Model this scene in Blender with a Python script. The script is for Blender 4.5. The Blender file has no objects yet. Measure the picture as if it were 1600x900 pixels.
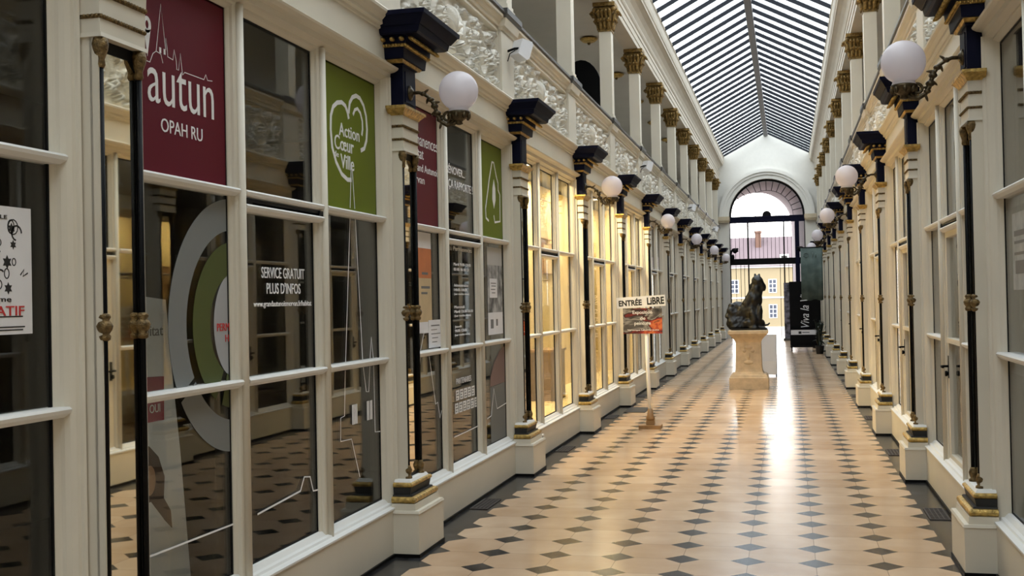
import bpy, bmesh, math, random
import numpy as np
from mathutils import Vector, Matrix
PI = math.pi
random.seed(7)
SC = bpy.context.scene
COL = SC.collection

# ------------------------------------------------------------------ camera, sky, exposure
XL, XR, S0, P0L, P0R = -2.277, 0.937, 3.2812, 3.706, 3.735   # plinth faces, bay length, first pier
XC = (XL + XR) / 2
YEND = 44.0
cam_d = bpy.data.cameras.new('camera'); cam = bpy.data.objects.new('camera', cam_d); COL.objects.link(cam)
FPX, YAW, PITCH, ROLL = 1758.93, .2397, .0115, -.0203
cam_d.sensor_fit = 'HORIZONTAL'; cam_d.sensor_width = 36.0; cam_d.lens = 36.0 * FPX / 1600
cam_d.clip_start = .05; cam_d.clip_end = 1000
f_ = Vector((-math.sin(YAW) * math.cos(PITCH), math.cos(YAW) * math.cos(PITCH), math.sin(PITCH)))
r_ = Vector((math.cos(YAW), math.sin(YAW), 0)); u_ = r_.cross(f_)
r2 = math.cos(ROLL) * r_ + math.sin(ROLL) * u_; u2 = -math.sin(ROLL) * r_ + math.cos(ROLL) * u_
cam.matrix_world = Matrix(((r2.x, u2.x, -f_.x, 0), (r2.y, u2.y, -f_.y, 0), (r2.z, u2.z, -f_.z, 1.6), (0, 0, 0, 1)))
SC.camera = cam
SC.view_settings.view_transform = 'Standard'; SC.view_settings.look = 'None'
SC.view_settings.gamma = 1; SC.view_settings.use_curve_mapping = False
SC.view_settings.exposure = 0.46
WORLD = 5.6
w = bpy.data.worlds.new('overcast'); SC.world = w; w.use_nodes = True
nt = w.node_tree; bgn = nt.nodes['Background']
tc = nt.nodes.new('ShaderNodeTexCoord'); nz = nt.nodes.new('ShaderNodeTexNoise'); nz.inputs['Scale'].default_value = 5.0
nz.inputs['Detail'].default_value = 4
cr = nt.nodes.new('ShaderNodeValToRGB'); cr.color_ramp.elements[0].position = .40; cr.color_ramp.elements[1].position = .62
cr.color_ramp.elements[0].color = (.36, .39, .43, 1); cr.color_ramp.elements[1].color = (1, .97, .92, 1)
nt.links.new(tc.outputs['Generated'], nz.inputs['Vector']); nt.links.new(nz.outputs['Fac'], cr.inputs['Fac'])
nt.links.new(cr.outputs['Color'], bgn.inputs['Color']); bgn.inputs['Strength'].default_value = WORLD


def portal(name, loc, rot, sx, sy):
    l = bpy.data.lights.new(name, 'AREA'); l.shape = 'RECTANGLE'; l.size = sx; l.size_y = sy
    l.cycles.is_portal = True
    o = bpy.data.objects.new(name, l); o.location = loc; o.rotation_euler = rot; COL.objects.link(o)


portal('skylight_portal', (XC, 18.0, 8.1), (0, 0, 0), 3.3, 53)
portal('gate_portal', (XC, 44.9, 3.0), (PI / 2, 0, 0), 2.9, 6.2)


# ------------------------------------------------------------------ materials
def mat(name, col, rough=.5, metal=0.0, noise=0.0, nscale=8.0, bump=0.0, bscale=60.0, spec=.5, coat=0.0):
    m = bpy.data.materials.new(name); m.use_nodes = True
    t = m.node_tree; b = t.nodes['Principled BSDF']
    b.inputs['Roughness'].default_value = rough; b.inputs['Metallic'].default_value = metal
    b.inputs['Specular IOR Level'].default_value = spec
    b.inputs['Coat Weight'].default_value = coat
    c = (*col, 1)
    g = t.nodes.new('ShaderNodeNewGeometry')
    n = t.nodes.new('ShaderNodeTexNoise'); n.inputs['Scale'].default_value = nscale; n.inputs['Detail'].default_value = 5
    t.links.new(g.outputs['Position'], n.inputs['Vector'])
    mx = t.nodes.new('ShaderNodeValToRGB')
    mx.color_ramp.elements[0].position = .3; mx.color_ramp.elements[1].position = .7
    k0, k1 = 1 - noise, 1 + noise * .4
    mx.color_ramp.elements[0].color = (col[0] * k0, col[1] * k0, col[2] * k0, 1)
    mx.color_ramp.elements[1].color = (min(1, col[0] * k1), min(1, col[1] * k1), min(1, col[2] * k1), 1)
    t.links.new(n.outputs['Fac'], mx.inputs['Fac']); t.links.new(mx.outputs['Color'], b.inputs['Base Color'])
    if bump:
        n2 = t.nodes.new('ShaderNodeTexNoise'); n2.inputs['Scale'].default_value = bscale
        t.links.new(g.outputs['Position'], n2.inputs['Vector'])
        bp = t.nodes.new('ShaderNodeBump'); bp.inputs['Strength'].default_value = bump; bp.inputs['Distance'].default_value = .01
        t.links.new(n2.outputs['Fac'], bp.inputs['Height']); t.links.new(bp.outputs['Normal'], b.inputs['Normal'])
    return m


def ramp_mat(name, stops, scale, rough=.5, metal=0.0, detail=6, distortion=0.0, stretch=(1, 1, 1)):
    m = mat(name, (.5, .5, .5), rough, metal)
    t = m.node_tree
    b = t.nodes['Principled BSDF']; g = t.nodes['Geometry']
    mp = t.nodes.new('ShaderNodeMapping'); mp.inputs['Scale'].default_value = stretch
    n = t.nodes.new('ShaderNodeTexNoise'); n.inputs['Scale'].default_value = scale; n.inputs['Detail'].default_value = detail
    n.inputs['Distortion'].default_value = distortion
    t.links.new(g.outputs['Position'], mp.inputs['Vector']); t.links.new(mp.outputs['Vector'], n.inputs['Vector'])
    r = t.nodes.new('ShaderNodeValToRGB')
    while len(r.color_ramp.elements) < len(stops):
        r.color_ramp.elements.new(.5)
    for e, (p, c) in zip(r.color_ramp.elements, stops):
        e.position = p; e.color = (*c, 1)
    t.links.new(n.outputs['Fac'], r.inputs['Fac']); t.links.new(r.outputs['Color'], b.inputs['Base Color'])
    return m


def glass_mat(name, tint, f0=.032, rough=0.0):
    m = bpy.data.materials.new(name); m.use_nodes = True
    t = m.node_tree; t.nodes.remove(t.nodes['Principled BSDF'])
    out = t.nodes['Material Output']
    lw = t.nodes.new('ShaderNodeLayerWeight'); lw.inputs['Blend'].default_value = .5
    pw = t.nodes.new('ShaderNodeMath'); pw.operation = 'POWER'; pw.inputs[1].default_value = 5
    ma = t.nodes.new('ShaderNodeMath'); ma.operation = 'MULTIPLY_ADD'; ma.inputs[1].default_value = .95; ma.inputs[2].default_value = f0
    tr = t.nodes.new('ShaderNodeBsdfTransparent'); tr.inputs['Color'].default_value = (*tint, 1)
    gl = t.nodes.new('ShaderNodeBsdfGlossy'); gl.inputs['Roughness'].default_value = rough
    mx = t.nodes.new('ShaderNodeMixShader')
    t.links.new(lw.outputs['Facing'], pw.inputs[0]); t.links.new(pw.outputs[0], ma.inputs[0])
    t.links.new(ma.outputs[0], mx.inputs['Fac']); t.links.new(tr.outputs[0], mx.inputs[1]); t.links.new(gl.outputs[0], mx.inputs[2])
    t.links.new(mx.outputs[0], out.inputs['Surface'])
    return m


def emit_mat(name, col, k):
    m = bpy.data.materials.new(name); m.use_nodes = True
    b = m.node_tree.nodes['Principled BSDF']
    b.inputs['Base Color'].default_value = (*col, 1); b.inputs['Emission Color'].default_value = (*col, 1)
    b.inputs['Emission Strength'].default_value = k
    return m


CREAM = mat('cream_paint', (.70, .645, .53), .5, noise=.07, nscale=1.5, spec=.35)
WALLC = mat('gable_plaster', (.80, .79, .75), .7, noise=.03, nscale=1.5, bump=.05)
PLAST = mat('relief_plaster', (.82, .78, .69), .6, noise=.10, nscale=9, bump=.15, bscale=90)
CORN = mat('cornice_paint', (.66, .60, .49), .55, noise=.06, nscale=3)
TAN_SHADE = mat('tan_cornice_paint', (.53, .475, .385), .6, noise=.08, nscale=2)  # cornice paint with the shading of the cove put into a darker tan
NAVY = mat('navy_lacquer', (.005, .006, .020), .5, noise=.2, spec=.08)
GOLD = mat('aged_gilding', (.58, .39, .12), .42, metal=.75, noise=.55, nscale=35, bump=.5, bscale=120)
DGOLD = mat('dark_gilding', (.20, .13, .05), .5, metal=.6, noise=.7, nscale=50, bump=.5, bscale=150)
BLACK = mat('black_iron', (.004, .004, .0045), .45, spec=.12)
CHARC = mat('charcoal_paint', (.030, .029, .027), .5, spec=.25)
BRONZE = ramp_mat('dark_bronze', [(.3, (.004, .004, .004)), (.55, (.010, .0095, .009)), (.72, (.05, .055, .055))], 7, .40, .3)
ARMB = mat('bronze_bracket', (.10, .075, .04), .42, metal=.7, noise=.6, nscale=60)
OPAL = mat('opal_glass', (.89, .85, .88), .22, spec=.4)
_t = OPAL.node_tree; _tr = _t.nodes.new('ShaderNodeBsdfTranslucent'); _tr.inputs['Color'].default_value = (.92, .88, .91, 1)
_mx = _t.nodes.new('ShaderNodeMixShader'); _mx.inputs['Fac'].default_value = .5
_t.links.new(_t.nodes['Principled BSDF'].outputs[0], _mx.inputs[1]); _t.links.new(_tr.outputs[0], _mx.inputs[2])
_t.links.new(_mx.outputs[0], _t.nodes['Material Output'].inputs['Surface'])
MIRROR = mat('mirror_silver', (.86, .82, .70), .02, metal=1.0)
GLASS = glass_mat('shop_glass', (.94, .95, .93))
SKYG = glass_mat('roof_glass', (.86, .90, .93), .05, .1)
WHITE = mat('white_vinyl', (.85, .85, .85), .5)
PAPER = mat('white_paper', (.80, .79, .80), .7, noise=.03)
GREYV = mat('grey_vinyl', (.19, .20, .20), .5)
RED = mat('burgundy_vinyl', (.115, .005, .016), .5, spec=.15)
GREEN = mat('olive_vinyl', (.145, .185, .012), .5, noise=.08, nscale=2, spec=.15)
RAIL = mat('rail_metal', (.09, .085, .08), .4, metal=.4)
BARS = mat('glazing_bar_paint', (.012, .014, .02), .5, spec=.2)
RIDGE = mat('ridge_paint', (.16, .155, .16), .55)
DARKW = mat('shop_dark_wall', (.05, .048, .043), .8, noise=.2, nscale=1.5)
DARKF = mat('shop_dark_floor', (.03, .028, .025), .5, noise=.3, nscale=2)
WARMW = mat('shop_warm_wall', (.85, .70, .38), .8, noise=.05)
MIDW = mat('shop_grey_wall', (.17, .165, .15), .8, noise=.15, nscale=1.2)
GALW = mat('gallery_wall', (.58, .55, .49), .8, noise=.1, nscale=1)
STONE = mat('pedestal_stone', (.56, .44, .30), .75, noise=.22, nscale=9, bump=.35, bscale=35)
WOOD = mat('brown_wood', (.30, .17, .07), .5, noise=.3, nscale=12)
TEXTG = mat('grey_ink', (.16, .16, .16), .6)
INK = mat('black_ink', (.012, .012, .012), .6)
REDINK = mat('red_ink', (.55, .03, .03), .6)
ORANGE = mat('orange_print', (.62, .20, .07), .6, noise=.15)
SAND = mat('sand_print', (.62, .47, .27), .6, noise=.1)
GREYP = ramp_mat('grey_photo_print', [(.35, (.06, .06, .06)), (.5, (.25, .25, .25)), (.65, (.5, .5, .49))], 9, .6)
PAINT = ramp_mat('abstract_painting', [(.30, (.01, .01, .01)), (.42, (.10, .09, .085)), (.47, (.30, .28, .26)), (.50, (.012, .01, .01)), (.57, (.30, .015, .012)),
                                       (.63, (.66, .17, .05)), (.70, (.02, .005, .005))], 3.2, .5, detail=4, distortion=.6, stretch=(1.0, 1, 2.2))
BANNER = ramp_mat('green_banner_cloth', [(.35, (.055, .085, .075)), (.65, (.10, .14, .125))], 5, .7)
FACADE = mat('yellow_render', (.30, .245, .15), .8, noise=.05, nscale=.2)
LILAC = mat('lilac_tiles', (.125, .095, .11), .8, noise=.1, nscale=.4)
CHIM = mat('chimney_brick', (.13, .07, .05), .8)
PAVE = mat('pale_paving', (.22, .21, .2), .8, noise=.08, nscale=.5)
LEAF = mat('dark_leaf', (.012, .02, .01), .5)
PEACH = mat('skin_print', (.55, .33, .2), .6)
HAIR = mat('hair_print', (.08, .04, .025), .6)
MAGENTA = mat('magenta_print', (.35, .02, .06), .6)


def floor_mat():
    m = bpy.data.materials.new('checked_stone_floor'); m.use_nodes = True
    t = m.node_tree; b = t.nodes['Principled BSDF']; L = t.links.new

    def M(op, a, bb=None, c=None):
        n = t.nodes.new('ShaderNodeMath'); n.operation = op
        for i, v in enumerate((a, bb, c)):
            if v is None: continue
            if isinstance(v, (int, float)): n.inputs[i].default_value = v
            else: L(v, n.inputs[i])
        return n.outputs[0]
    g = t.nodes.new('ShaderNodeNewGeometry'); sp = t.nodes.new('ShaderNodeSeparateXYZ'); L(g.outputs['Position'], sp.inputs[0])
    A = .3956
    u = M('DIVIDE', M('SUBTRACT', sp.outputs[0], -1.8485), A); v = M('DIVIDE', M('SUBTRACT', sp.outputs[1], 6.946), A)
    fx = M('ABSOLUTE', M('SUBTRACT', M('FRACT', M('ADD', u, .5)), .5)); fy = M('ABSOLUTE', M('SUBTRACT', M('FRACT', M('ADD', v, .5)), .5))
    dia = M('LESS_THAN', M('ADD', fx, fy), .272)
    bor = M('MAXIMUM', M('LESS_THAN', u, -1.0), M('GREATER_THAN', u, 7.0))
    dark = M('MAXIMUM', dia, bor)
    joint = M('LESS_THAN', M('MINIMUM', fx, fy), .0055)
    cu = M('FLOOR', u); cv = M('FLOOR', v)
    cb = t.nodes.new('ShaderNodeCombineXYZ'); L(cu, cb.inputs[0]); L(cv, cb.inputs[1])
    wn = t.nodes.new('ShaderNodeTexWhiteNoise'); L(cb.outputs[0], wn.inputs['Vector'])
    n1 = t.nodes.new('ShaderNodeTexNoise'); n1.inputs['Scale'].default_value = 3.5; n1.inputs['Detail'].default_value = 6; L(g.outputs['Position'], n1.inputs['Vector'])
    r1 = t.nodes.new('ShaderNodeValToRGB'); r1.color_ramp.elements[0].color = (.52, .335, .195, 1); r1.color_ramp.elements[1].color = (.69, .50, .335, 1)
    r1.color_ramp.elements[0].position = .25; r1.color_ramp.elements[1].position = .75
    L(M('ADD', M('MULTIPLY', n1.outputs['Fac'], .7), M('MULTIPLY', wn.outputs['Value'], .3)), r1.inputs['Fac'])
    n2 = t.nodes.new('ShaderNodeTexNoise'); n2.inputs['Scale'].default_value = 9; n2.inputs['Detail'].default_value = 8; L(g.outputs['Position'], n2.inputs['Vector'])
    r2_ = t.nodes.new('ShaderNodeValToRGB'); r2_.color_ramp.elements[0].color = (.010, .010, .011, 1); r2_.color_ramp.elements[1].color = (.055, .055, .058, 1)
    r2_.color_ramp.elements[0].position = .4; r2_.color_ramp.elements[1].position = .75
    L(n2.outputs['Fac'], r2_.inputs['Fac'])
    mj = t.nodes.new('ShaderNodeMixRGB'); L(M('MULTIPLY', joint, .65), mj.inputs['Fac']); L(r1.outputs[0], mj.inputs[1]); mj.inputs[2].default_value = (.16, .10, .06, 1)
    md = t.nodes.new('ShaderNodeMixRGB'); L(dark, md.inputs['Fac']); L(mj.outputs[0], md.inputs[1]); L(r2_.outputs[0], md.inputs[2])
    L(md.outputs[0], b.inputs['Base Color'])
    n3 = t.nodes.new('ShaderNodeTexNoise'); n3.inputs['Scale'].default_value = 1.2; n3.inputs['Detail'].default_value = 4; L(g.outputs['Position'], n3.inputs['Vector'])
    L(M('MULTIPLY_ADD', n3.outputs['Fac'], .16, .12), b.inputs['Roughness'])
    b.inputs['Specular IOR Level'].default_value = .45
    bp = t.nodes.new('ShaderNodeBump'); bp.inputs['Strength'].default_value = .04; bp.inputs['Distance'].default_value = .01
    L(n1.outputs['Fac'], bp.inputs['Height']); L(bp.outputs[0], b.inputs['Normal'])
    return m


FLOORM = floor_mat()


# ------------------------------------------------------------------ mesh helpers
class MB:
    def __init__(s): s.v = []; s.f = []; s.sm = []

    def add(s, vs, fs, smooth=False):
        o = len(s.v); s.v += [tuple(p) for p in vs]; s.f += [tuple(i + o for i in q) for q in fs]; s.sm += [smooth] * len(fs)
        return s

    def box(s, x0, x1, y0, y1, z0, z1):
        return s.add([(x0, y0, z0), (x1, y0, z0), (x1, y1, z0), (x0, y1, z0), (x0, y0, z1), (x1, y0, z1), (x1, y1, z1), (x0, y1, z1)],
                     [(0, 3, 2, 1), (4, 5, 6, 7), (0, 1, 5, 4), (1, 2, 6, 5), (2, 3, 7, 6), (3, 0, 4, 7)])

    def fbox(s, z0, z1, d0, h0, d1, h1, back=-.186):
        """block standing against the wall: front d0/d1 and half width h0/h1 at the bottom and top"""
        return s.add([(back, -h0, z0), (d0, -h0, z0), (d0, h0, z0), (back, h0, z0), (back, -h1, z1), (d1, -h1, z1), (d1, h1, z1), (back, h1, z1)],
                     [(0, 3, 2, 1), (4, 5, 6, 7), (0, 1, 5, 4), (1, 2, 6, 5), (2, 3, 7, 6), (3, 0, 4, 7)])

    def prof(s, pts, y0, y1, caps=True):
        """closed profile of (x, z) points, counter-clockwise seen from -y, swept along y"""
        n = len(pts)
        vs = [(x, y0, z) for x, z in pts] + [(x, y1, z) for x, z in pts]
        fs = [(i, (i + 1) % n, n + (i + 1) % n, n + i) for i in range(n)]
        area = sum(pts[i][0] * pts[(i + 1) % n][1] - pts[(i + 1) % n][0] * pts[i][1] for i in range(n))
        if area < 0: fs = [q[::-1] for q in fs]
        if caps:
            fs += [tuple(range(n)), tuple(range(2 * n - 1, n - 1, -1))] if area > 0 else [tuple(range(n - 1, -1, -1)), tuple(range(n, 2 * n))]
        return s.add(vs, fs)

    def lathe(s, prof, seg=16, c=(0, 0, 0), axis='z', smooth=True):
        vs = []; fs = []
        for r, h in prof:
            for k in range(seg):
                a = 2 * PI * k / seg
                p = (r * math.cos(a), r * math.sin(a), h)
                if axis == 'x': p = (p[2], p[0], p[1])
                vs.append((p[0] + c[0], p[1] + c[1], p[2] + c[2]))
        n = len(prof)
        for i in range(n - 1):
            for k in range(seg):
                fs.append((i * seg + k, i * seg + (k + 1) % seg, (i + 1) * seg + (k + 1) % seg, (i + 1) * seg + k))
        s.add(vs, fs, smooth)
        o = len(s.v) - len(vs)
        s.f += [tuple(o + k for k in range(seg - 1, -1, -1)), tuple(o + (n - 1) * seg + k for k in range(seg))]; s.sm += [False, False]
        return s

    def tube(s, pts, rad, seg=8, smooth=True):
        pts = [Vector(p) for p in pts]; n = len(pts)
        if not isinstance(rad, (list, tuple)): rad = [rad] * n
        vs = []; fs = []; up = None
        for i, p in enumerate(pts):
            t = (pts[min(i + 1, n - 1)] - pts[max(i - 1, 0)]).normalized()
            if up is None:
                up = Vector((0, 0, 1)) if abs(t.z) < .9 else Vector((0, 1, 0))
            a = (up - t * up.dot(t)).normalized(); b = t.cross(a); up = a
            for k in range(seg):
                q = 2 * PI * k / seg
                vs.append(p + (a * math.cos(q) + b * math.sin(q)) * rad[i])
        for i in range(n - 1):
            for k in range(seg):
                fs.append((i * seg + k, i * seg + (k + 1) % seg, (i + 1) * seg + (k + 1) % seg, (i + 1) * seg + k))
        s.add(vs, fs, smooth)
        o = len(s.v) - len(vs)
        s.f += [tuple(o + k for k in range(seg - 1, -1, -1)), tuple(o + (n - 1) * seg + k for k in range(seg))]; s.sm += [False, False]
        return s

    def ell(s, c, r, rot=None, seg=12, ring=8):
        vs = []; fs = []
        R = rot or Matrix.Identity(3)
        for i in range(ring + 1):
            th = PI * i / ring
            for k in range(seg):
                ph = 2 * PI * k / seg
                p = R @ Vector((r[0] * math.sin(th) * math.cos(ph), r[1] * math.sin(th) * math.sin(ph), r[2] * math.cos(th)))
                vs.append((p.x + c[0], p.y + c[1], p.z + c[2]))
        for i in range(ring):
            for k in range(seg):
                fs.append((i * seg + k, (i + 1) * seg + k, (i + 1) * seg + (k + 1) % seg, i * seg + (k + 1) % seg))
        return s.add(vs, fs, True)

    def ribbon(s, pts, wd, x0, x1, closed=False):
        """flat strip along (y, z) points, between x0 and x1 in depth"""
        P = [Vector((0, p[0], p[1])) for p in pts]; n = len(P)
        L = []; R = []
        for i in range(n):
            a = P[i - 1] if (closed or i > 0) else P[i]; b = P[(i + 1) % n] if (closed or i < n - 1) else P[i]
            t = (b - a).normalized(); nrm = Vector((0, -t.z, t.y)) * wd / 2
            L.append(P[i] + nrm); R.append(P[i] - nrm)
        vs = [(x1, p.y, p.z) for p in L] + [(x1, p.y, p.z) for p in R] + [(x0, p.y, p.z) for p in L] + [(x0, p.y, p.z) for p in R]
        fs = []
        for i in range(n if closed else n - 1):
            j = (i + 1) % n
            fs += [(n + i, n + j, j, i), (2 * n + i, 2 * n + j, 3 * n + j, 3 * n + i), (i, j, 2 * n + j, 2 * n + i), (n + j, n + i, 3 * n + i, 3 * n + j)]
        return s.add(vs, fs)

    def poly(s, pts, x0, x1):
        """flat plate of outline (y, z), counter-clockwise seen from +x"""
        n = len(pts)
        area = sum(pts[i][0] * pts[(i + 1) % n][1] - pts[(i + 1) % n][0] * pts[i][1] for i in range(n))
        if area < 0: pts = pts[::-1]
        vs = [(x1, p[0], p[1]) for p in pts] + [(x0, p[0], p[1]) for p in pts]
        fs = [tuple(range(n)), tuple(range(2 * n - 1, n - 1, -1))] + [(i, n + i, n + (i + 1) % n, (i + 1) % n) for i in range(n)]
        return s.add(vs, fs)

    def mesh(s, name, m):
        me = bpy.data.meshes.new(name); me.from_pydata(s.v, [], s.f); me.materials.append(m)
        me.polygons.foreach_set('use_smooth', s.sm); me.update()
        return me


def link(name, me, parent=None, loc=(0, 0, 0), rz=0.0):
    o = bpy.data.objects.new(name, me); COL.objects.link(o); o.location = loc; o.rotation_euler = (0, 0, rz)
    if parent is not None: o.parent = parent
    return o


def thing(name, label, cat, loc=(0, 0, 0), rz=0.0, group=None, me=None):
    o = link(name, me, None, loc, rz); o['label'] = label; o['category'] = cat
    if group: o['group'] = group
    return o


def struct(name, me=None, loc=(0, 0, 0), rz=0.0):
    o = link(name, me, None, loc, rz); o['kind'] = 'structure'
    return o


def kids(o, cache={}): return [c for c in COL.objects if c.parent == o]


def text_mesh(name, body, m, box, plane='yz', x=0.0, ext=.001, bold=0.0, shear=0.0):
    """lettering fitted to box = (a0, b0, a1, b1): a runs along +y (yz), +x (xz) or as rotated; b runs up"""
    cu = bpy.data.curves.new(name, 'FONT'); cu.body = body; cu.extrude = ext; cu.resolution_u = 3; cu.offset = bold; cu.shear = shear
    cu.align_x = 'LEFT'
    ob = bpy.data.objects.new('tmp_text', cu); COL.objects.link(ob)
    dg = bpy.context.evaluated_depsgraph_get(); dg.update()
    me = bpy.data.meshes.new_from_object(ob.evaluated_get(dg)); bpy.data.objects.remove(ob); bpy.data.curves.remove(cu)
    me.name = name
    n = len(me.vertices); co = np.empty(n * 3); me.vertices.foreach_get('co', co); co = co.reshape(-1, 3)
    lo, hi = co.min(0), co.max(0); a0, b0, a1, b1 = box
    A = a0 + (co[:, 0] - lo[0]) / max(hi[0] - lo[0], 1e-6) * (a1 - a0)
    B = b0 + (co[:, 1] - lo[1]) / max(hi[1] - lo[1], 1e-6) * (b1 - b0)
    D = (co[:, 2] - lo[2])
    out = np.empty_like(co)
    if plane == 'yz': out[:, 0] = x + D; out[:, 1] = A; out[:, 2] = B
    elif plane == 'xz': out[:, 0] = A; out[:, 1] = x - D; out[:, 2] = B
    elif plane == 'xz_up': out[:, 0] = -B; out[:, 1] = x - D; out[:, 2] = A   # reads upwards
    me.vertices.foreach_set('co', out.ravel()); me.materials.clear(); me.materials.append(m); me.update()
    return me


def side(k): return (XL, 0.0) if k == 'L' else (XR, PI)


def ypier(s, k): return (P0L if s == 'L' else P0R) + S0 * k


ORD = ['nearest', 'second', 'third', 'fourth', 'fifth', 'sixth', 'seventh', 'eighth', 'ninth', 'tenth', 'eleventh', 'twelfth', 'thirteenth', 'fourteenth']

# ------------------------------------------------------------------ setting: floor, walls, mouldings
Y0, Y1 = -7.0, YEND
struct('floor', MB().box(-6.2, 4.8, Y0, YEND + 8.0, -.2, 0).mesh('floor', FLOORM))
PAIRS = (('L', 'left'), ('R', 'right'))
for s, nm in PAIRS:
    X, rz = side(s)
    a, b = (Y0, Y1) if s == 'L' else (-Y1, -Y0)

    def at(mb, name, m): return struct(name, mb.mesh(name, m), (X, 0, 0), rz)
    bb = at(MB().box(-.275, -.17, a, b, .0, .293), 'baseboard_' + nm, CREAM)
    link('skirting', MB().box(-.17, -.158, a, b, 0, .022).mesh('skirting', BLACK), bb)
    # shop front entablature, swept along the passage
    ent = [(-.36, 3.2), (-.268, 3.2), (-.268, 3.0), (-.250, 3.0), (-.232, 3.015), (-.222, 3.02), (-.222, 3.032), (-.195, 3.045), (-.182, 3.05), (-.178, 3.082), (-.15, 3.088), (-.128, 3.1), (-.122, 3.112),
           (-.13, 3.118), (-.178, 3.128), (-.18, 3.135), (-.18, 3.325), (-.168, 3.33), (-.165, 3.345), (-.145, 3.352), (-.142, 3.372), (-.118, 3.388), (-.098, 3.41),
           (-.094, 3.425), (-.10, 3.435), (-.25, 3.452), (-.36, 3.452)]
    at(MB().prof(ent, a, b), 'trim_1_' + nm, CREAM)
    at(MB().box(-.42, -.325, a, b, 3.452, 4.22), 'wall_parapet_' + nm, PLAST)
    top = [(-.36, 4.10), (-.265, 4.10), (-.262, 4.125), (-.245, 4.13), (-.24, 4.155), (-.222, 4.165), (-.205, 4.195), (-.19, 4.20), (-.19, 4.225), (-.36, 4.225)]
    at(MB().prof(top, a, b), 'trim_2_' + nm, CORN)
    hr = [(-.37, 4.225), (-.185, 4.225), (-.172, 4.238), (-.172, 4.262), (-.185, 4.275), (-.37, 4.275)]
    at(MB().prof(hr, a, b), 'trim_3_' + nm, RAIL)
    arch = [(-.46, 6.04), (-.205, 6.04), (-.205, 6.12), (-.192, 6.128), (-.192, 6.23), (-.178, 6.238), (-.178, 6.30), (-.16, 6.318), (-.145, 6.35), (-.15, 6.372),
            (-.22, 6.39), (-.225, 6.43), (-.205, 6.50), (-.165, 6.565), (-.105, 6.62), (-.045, 6.65), (-.02, 6.655), (-.02, 6.70), (.0, 6.72), (.012, 6.79), (.012, 6.92),
            (.03, 6.935), (.03, 6.975), (-.46, 6.975)]
    at(MB().prof(arch, a, b), 'trim_4_' + nm, TAN_SHADE)
    at(MB().box(-2.3, -2.2, a, b, 3.5, 6.3), 'wall_gallery_' + nm, GALW)
    at(MB().box(-2.2, -.40, a, b, 3.46, 3.60), 'floor_gallery_' + nm, GALW)
    at(MB().box(-2.2, -.46, a, b, 6.22, 6.34), 'ceiling_gallery_' + nm, GALW)
    at(MB().box(-2.2, -.46, a, b, 6.34, 7.0), 'roof_gallery_' + nm, GALW)
    # shop interiors
    dp = -3.3
    back = MB().box(dp - .1, dp, a, b, 0, 3.4)
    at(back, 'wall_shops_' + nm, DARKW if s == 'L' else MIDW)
    at(MB().box(dp, -.36, a, b, 3.2, 3.46), 'ceiling_shops_' + nm, MIDW)
    near = MB().box(-.33, -.17, Y0, .575, .293, 3.0) if s == 'L' else MB().box(-.33, -.17, -3.87, -Y0, .293, 3.0)
    at(near, 'wall_near_' + nm, CREAM)

for n, y in ((1, P0L + 2 * S0), (2, P0L + 5 * S0)):
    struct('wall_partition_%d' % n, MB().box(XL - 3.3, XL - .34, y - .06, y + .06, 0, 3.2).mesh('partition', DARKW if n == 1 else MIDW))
struct('wall_behind', MB().box(-4.6, 3.3, Y0 - .3, Y0, 0, 8.2).mesh('wall_behind', CREAM))  # added unseen wall, keeps daylight from entering at the end behind the camera
# lit shop: warm lining and ceiling spots
yb0, yb1 = P0L + 2 * S0 + .07, P0L + 5 * S0 - .07
lin = MB().box(XL - 1.05, XL - 1.0, yb0, yb1, 0, 3.18)
struct('wall_lit_shop_end', MB().box(XL - 1.0, XL - .36, yb1 - .03, yb1, 0, 3.18).mesh('warm_lining', WARMW))
struct('wall_lit_shop_start', MB().box(XL - 1.0, XL - .36, yb0, yb0 + .03, 0, 3.18).mesh('warm_lining', WARMW))
struct('wall_lit_shop', lin.mesh('warm_lining', WARMW))
struct('floor_lit_shop', MB().box(XL - 1.0, XL - .33, yb0, yb1, 0, .32).mesh('display_floor', WARMW))
SPOTE = emit_mat('spot_glow', (1, .9, .7), 14)
sm = MB().lathe([(.055, 0), (.06, .012), (.05, .02)], 16).mesh('spot_disc', SPOTE)
rm = MB().lathe([(.06, 0), (.075, 0), (.078, .02), (.06, .02)], 16).mesh('spot_ring', WHITE)
for i in range(6):
    y = yb0 + .8 + i * (yb1 - yb0 - 1.6) / 5
    t = thing('ceiling_spot', 'round warm ceiling spot in the lit shop, %s from the green-sign window' % ORD[i], 'light', (XL - .62, y, 3.178), 0, 'spots in the lit shop')
    link('bulb', sm, t); link('trim_ring', rm, t)
    ld = bpy.data.lights.new('warm_spot', 'AREA'); ld.shape = 'DISK'; ld.size = .16; ld.energy = 42; ld.color = (1, .80, .48)
    lo = bpy.data.objects.new('warm_spot', ld); COL.objects.link(lo); lo.location = (XL - .62, y, 3.165)

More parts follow.
